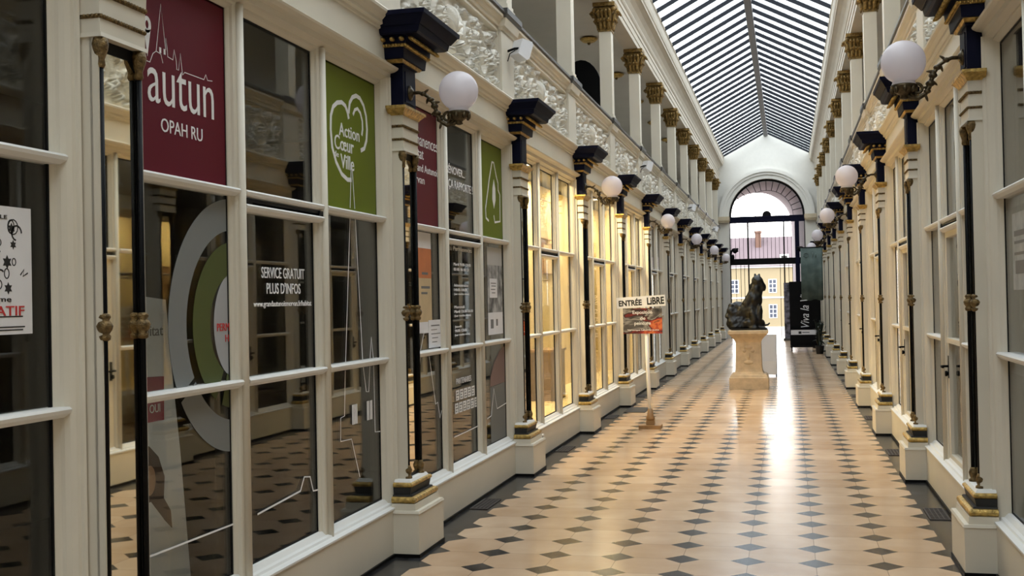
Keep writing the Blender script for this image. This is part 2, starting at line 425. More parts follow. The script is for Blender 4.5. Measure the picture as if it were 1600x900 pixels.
for lab, y, z, hw, hh, m in (('orange and white abstract canvas high on the lit shop wall', 15.35, 2.72, .40, .26, 'orange'), ('pale sketchy canvas below the orange one on the lit shop wall', 15.5, 2.18, .34, .2, 'pale'),
                             ('warm brown canvas in the second bay of the lit shop', 17.6, 1.9, .5, .4, 'brown')):
    t = thing('painting', lab, 'painting', (XL - .995, y, z))
    c_ = {'orange': [(.35, (.75, .66, .50)), (.52, (.80, .50, .22)), (.6, (.85, .80, .70))], 'pale': [(.4, (.8, .72, .55)), (.6, (.55, .33, .15))], 'brown': [(.4, (.30, .16, .07)), (.6, (.75, .55, .3))]}[m]
    link('canvas', MB().box(.002, .025, -hw, hw, -hh, hh).mesh('canvas', ramp_mat('canvas_' + m, c_, 3.5, .6, distortion=.6)), t)
    link('edge', MB().box(0, .03, -hw - .015, -hw, -hh, hh).box(0, .03, hw, hw + .015, -hh, hh).box(0, .03, -hw, hw, hh, hh + .015).box(0, .03, -hw, hw, -hh - .015, -hh).mesh('canvas_edge', WOOD), t)
t = thing('display_chest', 'low brown wooden chest standing inside the lit shop window', 'chest', (XL - .78, 14.3, .32))
link('body', MB().box(-.18, .18, -.33, .33, 0, .62).mesh('chest_body', mat('dark_walnut', (.13, .08, .045), .5, noise=.3, nscale=14)), t)
link('top', MB().box(-.2, .2, -.36, .36, .62, .65).mesh('chest_top', WOOD), t)

# ------------------------------------------------------------------ skylight
XS0, XS1, ZE, ZR = XL + .012, XR - .012, 6.965, 7.80
half = (XS1 - XS0) / 2; ang = math.atan2(ZR - ZE, half); slen = math.hypot(half, ZR - ZE)
for n, sgn in ((1, -1), (2, 1)):
    root = struct('ceiling_skylight_%d' % n, None, (XC, 0, ZR))
    pm = MB().box(0, slen, Y0, Y1 + .2, .03, .036)
    for v in range(len(pm.v)):
        x, y, z = pm.v[v]
        pm.v[v] = (x * math.cos(ang) + z * math.sin(ang), y, -x * math.sin(ang) + z * math.cos(ang))
    if sgn < 0:
        pm.v = [(-x, y, z) for x, y, z in pm.v]; pm.f = [q[::-1] for q in pm.f]
    link('glazing', pm.mesh('roof_glazing', SKYG), root)
    bm_ = MB().box(0, slen, -.021, .021, -.042, .03)
    for v in range(len(bm_.v)):
        x, y, z = bm_.v[v]
        bm_.v[v] = (x * math.cos(ang) + z * math.sin(ang), y, -x * math.sin(ang) + z * math.cos(ang))
    if sgn < 0:
        bm_.v = [(-x, y, z) for x, y, z in bm_.v]; bm_.f = [q[::-1] for q in bm_.f]
    bme = bm_.mesh('glazing_bar', BARS)
    for k in range(70):
        y = Y0 + .4 + .728 * k
        if y < Y1: link('glazing_bar', bme, root, (0, y, 0))
rd = MB().prof([(-.075, -.10), (.075, -.10), (.085, -.03), (.0, .03), (-.085, -.03)], Y0, Y1).box(-.03, .03, Y0, Y1, -.13, -.10)
struct('trim_ridge', rd.mesh('ridge_beam', RIDGE), (XC, 0, ZR))

# ------------------------------------------------------------------ gable wall with arch
AX, AR, AZ = -.70, 1.41, 4.66


def plate_with_hole(outer, inner, y0, y1, m, name):
    bm = bmesh.new()
    for y in (y0, y1):
        eds = []
        for loop in (outer, inner):
            vs = [bm.verts.new((x, y, z)) for x, z in loop]
            eds += [bm.edges.new((vs[i], vs[(i + 1) % len(vs)])) for i in range(len(vs))]
        bmesh.ops.triangle_fill(bm, use_beauty=True, use_dissolve=False, edges=eds)
    bm.verts.ensure_lookup_table()
    n0, n1 = len(outer), len(inner); off = n0 + n1
    for base, n in ((0, n0), (n0, n1)):
        for i in range(n):
            j = (i + 1) % n
            try: bm.faces.new((bm.verts[base + i], bm.verts[base + j], bm.verts[off + base + j], bm.verts[off + base + i]))
            except ValueError: pass
    bmesh.ops.recalc_face_normals(bm, faces=bm.faces)
    me = bpy.data.meshes.new(name); bm.to_mesh(me); bm.free(); me.materials.append(m)
    return me


arc = [(AX + AR * math.cos(a), AZ + AR * math.sin(a)) for a in np.linspace(0, PI, 33)]
inner = [(AX - AR, .0), (AX + AR, .0)] + arc
inner[0] = (AX - AR - .02, -.1); inner[1] = (AX + AR + .02, -.1)
outer = [(-4.7, -.3), (3.4, -.3), (3.4, 6.8), (XR - .012, 6.97), (XC, ZR + .02), (XS0, 6.97), (-4.7, 6.8)]
GABLE = mat('gable_paint', (.66, .645, .595), .8, noise=.03)
struct('wall_gable', plate_with_hole(outer, inner, YEND, YEND + .45, GABLE, 'gable'))


def archband(r0, r1, y0, y1, a0=0, a1=PI, n=40):
    mb = MB()
    vs = []
    for a in np.linspace(a0, a1, n + 1):
        for r, y in ((r0, y0), (r1, y0), (r1, y1), (r0, y1)):
            vs.append((AX + r * math.cos(a), y, AZ + r * math.sin(a)))
    fs = []
    for i in range(n):
        for k in range(4):
            fs.append((i * 4 + k, i * 4 + (k + 1) % 4, (i + 1) * 4 + (k + 1) % 4, (i + 1) * 4 + k))
    fs += [(3, 2, 1, 0), (n * 4, n * 4 + 1, n * 4 + 2, n * 4 + 3)]
    return mb.add(vs, fs)


t5 = struct('trim_arch', archband(1.41, 1.56, YEND - .05, YEND + .01).mesh('arch_band', GABLE))
link('moulding', archband(1.56, 1.66, YEND - .11, YEND + .01).mesh('arch_band', GABLE), t5)
link('moulding', archband(1.66, 1.78, YEND - .17, YEND + .01).mesh('arch_band', GABLE), t5)
for sx in (-1, 1):
    xa, xb = sorted((AX + sx * 1.41, AX + sx * 1.82))
    mb = MB().box(xa, xb, YEND - .18, YEND + .4, 4.44, 4.50).box(xa - .02, xb + .02, YEND - .21, YEND + .4, 4.50, 4.66)
    link('impost', mb.mesh('arch_impost', mat('impost_stone', (.55, .46, .32), .7, noise=.1)), t5)

# ------------------------------------------------------------------ piers
M_plinth = MB().fbox(0.022, .275, 0, .2576, 0, .2576).fbox(.275, .291, .006, .2636, 0, .2576).mesh('plinth', CREAM)
M_skirt = MB().fbox(0, .022, .006, .262, .006, .262).mesh('plinth_skirt', BLACK)
M_base = MB().fbox(.291, .333, -.025, .242, -.028, .240).mesh('base_block', CREAM)


def torus_band(z0, z1, d, h, m, name):
    mb = MB(); n = 7; zc, r = (z0 + z1) / 2, (z1 - z0) / 2
    prev = None
    for i in range(n):
        a0 = -PI / 2 + PI * i / n; a1 = -PI / 2 + PI * (i + 1) / n
        mb.fbox(zc + r * math.sin(a0), zc + r * math.sin(a1), d - r + r * math.cos(a0), h - r + r * math.cos(a0), d - r + r * math.cos(a1), h - r + r * math.cos(a1))
    return mb.mesh(name, m)


M_tor1 = torus_band(.333, .374, -.028, .242, GOLD, 'lower_torus')
M_scot = MB().fbox(.374, .384, -.055, .212, -.058, .208).fbox(.384, .428, -.075, .195, -.066, .200).mesh('base_scotia', CHARC)
M_tor2 = torus_band(.428, .458, -.058, .207, GOLD, 'upper_torus')
M_fill = MB().fbox(.458, .476, -.074, .182, -.085, .168).mesh('base_fillet', WALLC)
sh = MB().fbox(.476, 2.58, -.130, .142, -.130, .142)
for sg in (-1, 1): sh.box(-.14, -.106, *sorted((sg * .1335, sg * .142)), .476, 2.58)
M_shaft = sh.mesh('shaft', CREAM)
fr = MB()
for sg in (-1, 1): fr.box(-.131, -.121, *sorted((sg * .117, sg * .1335)), .477, 2.577)
fr.box(-.131, -.119, -.117, .117, .477, .497).box(-.131, -.119, -.117, .117, 2.535, 2.577)
fr.poly([(-.117, 2.535), (-.117, 2.497), (-.075, 2.535)], -.131, -.119).poly([(.117, 2.535), (.075, 2.535), (.117, 2.497)], -.131, -.119)
M_mframe = fr.mesh('mirror_frame', BLACK)
M_mirror = MB().box(-.131, -.1225, -.117, .117, .497, 2.535).mesh('mirror', MIRROR)
M_pole = MB().lathe([(.0105, .50), (.0105, 1.49), (.0105, 1.57), (.0105, 2.50)], 10).mesh('colonnette', BLACK)
M_ring = MB().lathe([(.012, 1.485), (.020, 1.49), (.022, 1.503), (.016, 1.51), (.026, 1.525), (.03, 1.54), (.024, 1.552), (.016, 1.56), (.022, 1.57), (.02, 1.58), (.012, 1.585)], 12).mesh('collar', DGOLD)
M_foot = MB().lathe([(.024, .476), (.024, .488), (.014, .495), (.021, .515), (.024, .53), (.016, .55), (.0125, .56)], 12).mesh('colonnette_foot', DGOLD)
M_cap = MB().lathe([(.0125, 2.47), (.018, 2.48), (.015, 2.50), (.027, 2.535), (.03, 2.555), (.026, 2.576)], 12).mesh('colonnette_cap', DGOLD)
imp = MB().fbox(2.578, 2.594, -.085, .152, -.088, .150).fbox(2.594, 2.645, -.093, .146, -.093, .146).fbox(2.66, 2.728, -.093, .150, -.093, .150).fbox(2.745, 2.805, -.092, .155, -.090, .157)
M_imp = imp.mesh('impost', CREAM)


def bead_band(z, r, d, h):
    mb = MB()
    n = int(2 * h / (2 * r))
    for i in range(n):
        y = -h + r + i * (2 * h - 2 * r) / (n - 1); mb.ell((d, y, z), (r, r * .92, r), seg=6, ring=4)
    m = int(abs(-.17 - d) / (2 * r))
    for sg in (-1, 1):
        for i in range(m):
            mb.ell((d - (i + .8) * 2 * r, sg * h, z), (r * .92, r, r), seg=6, ring=4)
    mb.fbox(z - r * .9, z + r * .9, d - .002, h - .002, d - .002, h - .002)
    return mb.mesh('bead_band', DGOLD)


M_bead1 = bead_band(2.653, .0085, -.090, .149); M_bead2 = bead_band(2.737, .0095, -.088, .154)
M_gcap = MB().fbox(2.805, 2.818, -.086, .162, -.080, .17).fbox(2.818, 2.845, -.080, .172, -.058, .208).fbox(2.845, 2.862, -.053, .216, -.053, .216).mesh('gilded_cornice', GOLD)
M_block = MB().fbox(2.862, 3.13, -.095, .125, -.095, .125).box(-.095, -.090, -.085, .085, 2.90, 3.10).mesh('navy_block', NAVY)
cp = MB().fbox(3.13, 3.14, -.09, .132, -.085, .15).fbox(3.158, 3.225, -.056, .222, -.05, .235).fbox(3.245, 3.30, -.03, .25, -.025, .252)
cp.fbox(3.292, 3.30, .06, .30, .075, .312).fbox(3.30, 3.34, .078, .315, .088, .325).fbox(3.34, 3.395, .095, .333, .132, .378).fbox(3.395, 3.422, .140, .388, .143, .390)
M_capn = cp.mesh('navy_capital', NAVY)
M_gb1 = MB().fbox(3.14, 3.158, -.078, .175, -.07, .195).mesh('gilded_band', GOLD)
gb = MB()
for i in range(24): y = -.245 + i * .49 / 23; gb.ell((-.036, y, 3.235), (.012, .0095, .011), seg=6, ring=4)
for sg in (-1, 1):
    for i in range(7): gb.ell((-.05 - i * .021, sg * .249, 3.235), (.0095, .012, .011), seg=6, ring=4)
M_gb2 = gb.fbox(3.226, 3.245, -.042, .244, -.042, .244).mesh('gilded_beads', GOLD)
eg = MB()
for i in range(8):
    y = -.24 + i * .48 / 7; eg.ell((.012, y, 3.268), (.034, .017, .014), Matrix.Rotation(.6, 3, 'Y'), 8, 6)
for sg in (-1, 1):
    for i in range(4): eg.ell((-.05 - i * .062, sg * .27, 3.268), (.017, .03, .014), seg=8, ring=6)
M_eggs = eg.mesh('gilded_leaves', GOLD)
pil = MB().fbox(3.44, 4.20, -.228, .235, -.228, .235, -.33)
pil.fbox(3.44, 3.50, -.205, .25, -.21, .245, -.33).fbox(4.10, 4.13, -.215, .245, -.205, .255, -.3).fbox(4.13, 4.20, -.19, .262, -.17, .275, -.3)
M_pil = pil.mesh('parapet_pilaster', CORN)
M_pilrail = MB().fbox(4.20, 4.232, -.168, .28, -.155, .29, -.33).fbox(4.232, 4.285, -.15, .295, -.15, .295, -.33).mesh('pilaster_rail', RAIL)

DESC_L = {0: 'cream pier with tall mirror beside the burgundy spire sign', 1: 'cream pier with globe lamp between green heart sign and burgundy sign',
          2: 'cream pier between green house sign and warm lit shop', 3: 'cream pier with globe lamp in middle of lit shop front'}
PIER_PARTS = [('plinth', M_plinth, [('skirting', M_skirt)]), ('base', M_base, [('lower_torus', M_tor1), ('scotia', M_scot), ('upper_torus', M_tor2), ('fillet', M_fill)]),
              ('shaft', M_shaft, []), ('mirror', M_mirror, [('mirror_frame', M_mframe)]), ('impost', M_imp, [('bead_band', M_bead1), ('bead_band', M_bead2)]),
              ('gilded_cornice', M_gcap, []), ('frieze_block', M_block, []),
              ('capital', M_capn, [('gilded_band', M_gb1), ('bead_band', M_gb2), ('gilded_leaves', M_eggs)])]
for s, nm in PAIRS:
    X, rz = side(s)
    for k in range(0 if s == 'L' else 1, 13):
        q = k if s == 'L' else k - 1
        lab = DESC_L.get(k) if s == 'L' else None
        lab = lab or 'cream mirrored pier with navy and gold capital, %s from camera along %s side' % (ORD[q], nm)
        r = thing('pier', lab, 'pier', (X, ypier(s, k), 0), rz, 'mirrored piers along the %s side' % nm)
        for n, me, sub in PIER_PARTS:
            o = link(n, me, r)
            for n2, me2 in sub: link(n2, me2, o)
        for sg in (-1, 1):
            o = link('colonnette', M_pole, r, (-.108, sg * .1235, 0)); link('collar', M_ring, o)
            link('foot', M_foot, o); link('cap', M_cap, o)
        if k < (1 if s == 'L' else 2): continue
        pl = thing('parapet_pilaster', 'plain pilaster on the gallery parapet above the %s pier from camera, %s side' % (ORD[q], nm), 'pilaster', (X, ypier(s, k), 0), rz, 'parapet pilasters', M_pil)
        link('rail', M_pilrail, pl)

# ------------------------------------------------------------------ window bays
GL = -.262


def vprism(mb, pts, z0, z1):
    """upright prism of outline (d, y)"""
    n = len(pts)
    area = sum(pts[i][0] * pts[(i + 1) % n][1] - pts[(i + 1) % n][0] * pts[i][1] for i in range(n))
    if area < 0: pts = pts[::-1]
    vs = [(p[0], p[1], z0) for p in pts] + [(p[0], p[1], z1) for p in pts]
    return mb.add(vs, [tuple(range(n - 1, -1, -1)), tuple(range(n, 2 * n))] + [(i, (i + 1) % n, n + (i + 1) % n, n + i) for i in range(n)])


LIGHTS = [(-1.419, -.558), (-.424, .424), (.558, 1.419)]
ROWS = [(.355, 1.22), (1.26, 2.118), (2.162, 3.01)]
mbs = MB(); mbs2 = MB()
for mbx, lights in ((mbs, LIGHTS), (mbs2, (LIGHTS[0], LIGHTS[2]))):
    for y0, y1 in lights:
        for z0, z1 in ROWS: mbx.box(GL - .003, GL + .003, y0 - .01, y1 + .01, z0 - .02, z1 + .02)
M_pane = mbs.mesh('panes', GLASS); M_pane2 = mbs2.mesh('panes', GLASS)
fm = MB()
for sg in (-1, 1):
    vprism(fm, [(d, sg * y) for d, y in ((-.268, 1.419), (-.254, 1.419), (-.243, 1.428), (-.235, 1.433), (-.222, 1.437), (-.205, 1.447), (-.190, 1.460), (-.184, 1.472), (-.172, 1.474), (-.166, 1.482), (-.172, 1.490), (-.184, 1.493), (-.184, 1.54), (-.268, 1.54))], .293, 3.05)
M_frame = fm.mesh('frame', CREAM)
gk = MB()
for y0, y1 in LIGHTS:
    gk.box(GL - .006, GL + .006, y0 - .004, y0 + .010, .35, 3.0).box(GL - .006, GL + .006, y1 - .010, y1 + .004, .35, 3.0)
    for z in (.356, 2.996): gk.box(GL - .006, GL + .006, y0, y1, z - .007, z + .007)
M_gask = gk.mesh('gasket', BLACK)
mm = MB(); hp = [(.067, -.268), (.067, -.25), (.060, -.243), (.050, -.238), (.046, -.226), (.038, -.222), (.022, -.221)]
vprism(mm, [(d, y) for y, d in hp] + [(d, -y) for y, d in hp[::-1]], .293, 3.03)
mm.lathe([(.020, .30), (.020, 3.03)], 14, (-.214, 0, 0))
M_mull = mm.mesh('mullion', CREAM)
M_sill = MB().prof([(-.266, .293), (-.168, .293), (-.162, .298), (-.162, .308), (-.196, .314), (-.202, .326), (-.222, .330), (-.240, .352), (-.266, .356)], -1.45, 1.45).mesh('sill', WALLC)


def rail_mesh(y0, y1, z, t):
    mb = MB(); e0, e1 = .018, .036
    P = [(-.285, z - t), (-.222, z - t), (-.203, z - t * .2), (-.199, z + t * .5), (-.206, z + t), (-.285, z + t)]
    n = len(P)
    ext = [e0 if d < -.21 else e1 for d, _ in P]
    vs = [(d, y0 - e, zz) for (d, zz), e in zip(P, ext)] + [(d, y1 + e, zz) for (d, zz), e in zip(P, ext)]
    return mb.add(vs, [(i, (i + 1) % n, n + (i + 1) % n, n + i) for i in range(n)] + [tuple(range(n)), tuple(range(2 * n - 1, n - 1, -1))]).mesh('rail', WALLC)


M_rail = {}
for i, (y0, y1) in enumerate(LIGHTS):
    M_rail[i, 0] = rail_mesh(y0, y1, 1.238, .019)
    M_rail[i, 1] = rail_mesh(y0, y1, 2.136, .018)
M_rail['low'] = rail_mesh(-.424, .424, 2.070, .017)
M_gap = MB().box(-.27, -.212, -.44, .44, 2.100, 2.116).box(-.27, -.206, .40, .452, 2.088, 2.116).box(-.27, -.206, -.452, -.40, 2.088, 2.116).mesh('vent_slot', BLACK)
# door of the right-hand bays
dl = MB()
for sg in (-1, 1): dl.box(-.285, -.235, *sorted((sg * .424, sg * .365)), .30, 2.06)
dl.box(-.285, -.235, -.365, .365, .30, .38).box(-.285, -.235, -.365, .365, 2.01, 2.06).box(-.285, -.222, -.375, .375, 1.22, 1.257)
M_leaf = dl.mesh('door_leaf', CREAM)
M_dpane = MB().box(GL - .003, GL + .003, -.37, .37, .37, 1.225).box(GL - .003, GL + .003, -.37, .37, 1.25, 2.02).box(GL - .003, GL + .003, -.43, .43, 2.14, 3.03).mesh('door_pane', GLASS)
hd = MB().box(-.197, -.190, -.02, .02, .95, 1.12).tube([(-.195, 0, 1.04), (-.15, 0, 1.04), (-.14, .005, 1.04), (-.137, .03, 1.04), (-.137, .12, 1.04)], .009, 8)
hd.lathe([(.012, 0), (.022, .012), (.02, .024)], 10, (-.19, 0, .985), 'x')
M_handle = hd.mesh('door_handle', BLACK)
nwin = 0
for s, nm in PAIRS:
    X, rz = side(s)
    for k in range(-1 if s == 'L' else 0, 12):
        nwin += 1
        r = struct('window_%d' % nwin, None, (X, ypier(s, k) + S0 / 2, 0), rz)
        link('frame', M_frame, r); link('sill', M_sill, r); link('gasket', M_gask, r)
        for sg in (-1, 1): link('mullion', M_mull, r, (0, sg * .4885, 0))
        for i in range(3):
            if s == 'L' or i != 1: link('rail', M_rail[i, 0], r)
            link('rail', M_rail[i, 1], r)
        link('rail', M_rail['low'], r); link('vent_slot', M_gap, r)
        if s == 'L': link('pane', M_pane, r)
        else:
            link('pane', M_pane2, r)
            d = struct('door_%d' % (k + 1), None, (X, ypier(s, k) + S0 / 2, 0), rz)
            link('leaf', M_leaf, d); link('pane', M_dpane, d); link('handle', M_handle, d, (-.042, -.395, 0))

# ------------------------------------------------------------------ relief panels
def relief():
    W, Hh, res = 2.76, .62, .005
    nx, nz = int(W / res), int(Hh / res)
    gx = np.linspace(-W / 2, W / 2, nx); gz = np.linspace(0, Hh, nz)
    H = np.zeros((nz, nx)); rng = np.random.RandomState(5)

    def petal(cx, cz, ang, ln, wd, h):
        R = max(ln, wd) * 1.05
        i0, i1 = np.searchsorted(gx, [cx - R, cx + R]); j0, j1 = np.searchsorted(gz, [cz - R, cz + R])
        if i1 <= i0 or j1 <= j0: return
        X_, Z_ = np.meshgrid(gx[i0:i1] - cx, gz[j0:j1] - cz)
        u = (X_ * math.cos(ang) + Z_ * math.sin(ang)) / ln; v = (-X_ * math.sin(ang) + Z_ * math.cos(ang)) / wd
        q = 1 - u * u - v * v
        hh = np.where(q > 0, h * np.sqrt(np.clip(q, 0, 1)) * (1 - .55 * np.exp(-(v / .20) ** 2)), 0)
        H[j0:j1, i0:i1] = np.maximum(H[j0:j1, i0:i1], hh)

    def acanthus(cx, cz, ang, sz, h):
        for t_ in np.linspace(-1.25, 1.25, 7):
            a = ang + t_; l = sz * (1 - .35 * abs(t_))
            petal(cx + math.cos(a) * l * .55, cz + math.sin(a) * l * .55, a, l * .52, sz * .105, h * (1 - .3 * abs(t_)))
    for hx in (-1, 1):
        for n, c in enumerate((.36, .86, 1.28)):
            up = 1 if n % 2 == 0 else -1
            cz = .31 + up * .03; R0 = .235 if n < 2 else .15
            for th in np.linspace(0, 4.4 * PI, 150):
                rr = R0 * (1 - th / (4.8 * PI))
                a = up * th + (PI if up < 0 else 0)
                petal(hx * (c + rr * math.cos(a)), cz + rr * math.sin(a), 0, .016, .016, .040 + .02 * (th / 14))
            petal(hx * c, cz, 0, .035, .035, .075)
            for j in range(7):
                a = j * 2 * PI / 7; petal(hx * c + .05 * math.cos(a), cz + .05 * math.sin(a), a, .034, .014, .068)
            for j in range(8):
                a = j * 2 * PI / 8 + rng.uniform(-.15, .15); rr = R0 * rng.uniform(.8, 1.15)
                acanthus(hx * (c + rr * math.cos(a)), min(.56, max(.06, cz + rr * math.sin(a))), (a if hx > 0 else PI - a) + rng.uniform(.2, 1.1) * up, rng.uniform(.08, .13), rng.uniform(.055, .085))
    for j in range(9):
        a = PI * j / 8; petal(.13 * math.cos(a), .12 + .27 * math.sin(a), a, .13, .022, .075)
    petal(0, .30, 0, .05, .10, .09)
    for j in range(20):
        acanthus(rng.uniform(-1.33, 1.33), rng.choice([rng.uniform(.04, .12), rng.uniform(.5, .58)]), rng.uniform(0, 2 * PI), rng.uniform(.05, .085), rng.uniform(.03, .05))
    ed = np.minimum(np.minimum(gx[None, :] + W / 2, W / 2 - gx[None, :]) * np.ones((nz, 1)), np.minimum(gz[:, None], Hh - gz[:, None]) * np.ones((1, nx)))
    H *= np.clip((ed - .035) / .02, 0, 1)
    bead = (np.abs(gx) > W / 2 - .03)[None, :] * (.5 + .5 * np.sin(gz * 2 * PI / .035))[:, None] * .014
    H = np.maximum(H, bead)
    vs = np.empty((nz, nx, 3)); vs[..., 0] = -.322 + H * 1.6; vs[..., 1] = gx[None, :]; vs[..., 2] = 3.47 + gz[:, None]
    idx = np.arange(nz * nx).reshape(nz, nx)
    f = np.stack([idx[:-1, :-1], idx[:-1, 1:], idx[1:, 1:], idx[1:, :-1]], -1).reshape(-1, 4)
    me = bpy.data.meshes.new('foliage_relief'); nv = nz * nx
    me.vertices.add(nv); me.vertices.foreach_set('co', vs.ravel())
    me.loops.add(f.size); me.loops.foreach_set('vertex_index', f.ravel().astype(np.int32))
    me.polygons.add(len(f)); me.polygons.foreach_set('loop_start', (np.arange(len(f)) * 4).astype(np.int32))
    me.update(calc_edges=True); me.validate(); me.polygons.foreach_set('use_smooth', [True] * len(f)); me.materials.append(PLAST)
    return me


M_relief = relief()
M_rframe = MB().box(-.322, -.255, -1.39, -1.38, 3.46, 4.10).box(-.322, -.255, 1.38, 1.39, 3.46, 4.10).box(-.322, -.255, -1.38, 1.38, 4.085, 4.10).mesh('relief_border', CORN)
for s, nm in PAIRS:
    X, rz = side(s)
    k0 = 0 if s == 'L' else 1
    for k in range(k0, 12):
        r = thing('relief_panel', 'carved plaster foliage panel over shop fronts, %s panel from camera on the %s' % (ORD[k - k0], nm), 'relief panel', (X, ypier(s, k) + S0 / 2, 0), rz, 'carved parapet panels', M_relief)
        link('border', M_rframe, r)

# ------------------------------------------------------------------ gallery columns
def corinthian(hx, hy, z0, z1):
    """gilded leafy capital of a square column"""
    mb = MB(); h = z1 - z0
    for i in range(6):
        a, b = i / 6, (i + 1) / 6
        ex = lambda t: 1.0 + .45 * t ** 2.2
        zz0, zz1 = z0 + h * .84 * a, z0 + h * .84 * b
        mb.add([(-hx * ex(a), -hy * ex(a), zz0), (hx * ex(a), -hy * ex(a), zz0), (hx * ex(a), hy * ex(a), zz0), (-hx * ex(a), hy * ex(a), zz0),
                (-hx * ex(b), -hy * ex(b), zz1), (hx * ex(b), -hy * ex(b), zz1), (hx * ex(b), hy * ex(b), zz1), (-hx * ex(b), hy * ex(b), zz1)],
               [(0, 1, 5, 4), (1, 2, 6, 5), (2, 3, 7, 6), (3, 0, 4, 7), (0, 3, 2, 1), (4, 5, 6, 7)])
    e = 1.62
    mb.box(-hx * e - .02, hx * e + .02, -hy * e - .02, hy * e + .02, z0 + h * .86, z1)
    mb.box(-hx * 1.12, hx * 1.12, -hy * 1.12, hy * 1.12, z0 - .015, z0 + .02)
    for row, (zb, ln, out) in enumerate(((.04, .36, .05), (.30, .38, .075))):
        for fx, fy in ((1, 0), (-1, 0), (0, 1), (0, -1)):
            for q in ((-.66, 0, .66) if row == 0 else (-.95, -.33, .33, .95)):
                pts = []; rad = []
                for t in np.linspace(0, 1, 6):
                    o = .012 + out * t ** 2 * 1.2 + .02 * row
                    z = z0 + h * (zb + ln * math.sin(t * 2.0) / math.sin(2.0) * .9 if t < .8 else zb + ln * (1.05 - .25 * (t - .8) * 4))
                    bx = hx * (1 + .2 * (z - z0) / h); by = hy * (1 + .2 * (z - z0) / h)
                    pts.append((fx * (bx + o) + (q * hx if fx == 0 else 0), fy * (by + o) + (q * hy if fy == 0 else 0), z))
                    rad.append(.028 * (1 - .5 * abs(t - .4)))
                mb.tube(pts, rad, 6)
    for sx in (-1, 1):
        for sy in (-1, 1):
            c = (sx * hx * 1.6, sy * hy * 1.6, z0 + h * .74)
            mb.ell(c, (.035, .035, .04), seg=8, ring=6)
            mb.tube([(sx * hx * .6, sy * hy * .6, z0 + h * .45), (sx * hx * 1.2, sy * hy * 1.2, z0 + h * .62), (sx * hx * 1.6, sy * hy * 1.6, z0 + h * .80)], .018, 6)
    for fx, fy in ((1, 0), (-1, 0), (0, 1), (0, -1)):
        mb.ell((fx * hx * 1.55, fy * hy * 1.55, z0 + h * .92), (.035, .035, .035), seg=8, ring=6)
    return mb.mesh('gilded_capital', mat('capital_gilding', (.33, .21, .065), .5, metal=.55, noise=.7, nscale=28, bump=.6, bscale=90))


M_ucap = corinthian(.09, .105, 5.63, 6.04)
M_ush = MB().box(-.09, .09, -.105, .105, 4.37, 5.63).mesh('column_shaft', CREAM)
M_ubase = MB().box(-.115, .115, -.13, .13, 4.27, 4.33).box(-.102, .102, -.117, .117, 4.33, 4.37).mesh('column_base', CREAM)
for s, nm in PAIRS:
    X, rz = side(s)
    k0 = 2 if s == 'L' else 3
    for k in range(k0, 13):
        r = thing('gallery_column', 'square cream gallery column with gilded leaf capital, %s from camera, %s side' % (ORD[k - k0], nm), 'column',
                  (X + (-.295 if s == 'L' else .295), ypier(s, k), 0), rz, 'gallery columns on the %s' % nm)
        link('shaft', M_ush, r); link('capital', M_ucap, r); link('base', M_ubase, r)

# ceiling roses in the left gallery
M_rose = MB().lathe([(.03, -.10), (.05, -.105), (.11, -.085), (.15, -.05), (.16, -.03), (.12, -.02), (.09, 0)], 20).mesh('ceiling_rose', GOLD)
M_rosec = MB().lathe([(.0, -.14), (.02, -.135), (.03, -.10)], 12).mesh('rose_finial', DGOLD)
for k in range(4, 9):
    r = thing('ceiling_rose', 'round gilded ceiling rose under the left gallery ceiling, %s from camera' % ORD[k - 4], 'ceiling rose', (XL - 1.02, ypier('L', k) + S0 * .5 + 1.1, 6.22), 0, 'gilded ceiling roses', M_rose)
    link('finial', M_rosec, r)
# unidentified black rounded shape on the gallery, built in chair form
r = thing('wicker_chair', 'black rounded shape standing in the left gallery behind the second column', 'chair', (XL - .85, 17.75, 3.60), 0)
ov = [(.34 * math.cos(a), 1.28 + .55 * math.sin(a)) for a in np.linspace(0, 2 * PI, 28, endpoint=False)]
link('backrest', MB().poly(ov, -.06, .02).mesh('fan_back', BLACK), r, (0, 0, 0), -PI / 2)
link('seat', MB().lathe([(.30, .40), (.36, .43), (.36, .50), (.3, .53)], 20).mesh('round_seat', BLACK), r, (0, -.2, 0))
for sx in (-1, 1):
    for sy in (-1, 1): link('leg', MB().tube([(sx * .3, sy * .3 - .2, 0), (sx * .24, sy * .24 - .2, .42)], .022).mesh('leg', BLACK), r)
link('post', MB().tube([(0, 0, .4), (0, 0, .85)], .03).mesh('post', BLACK), r)

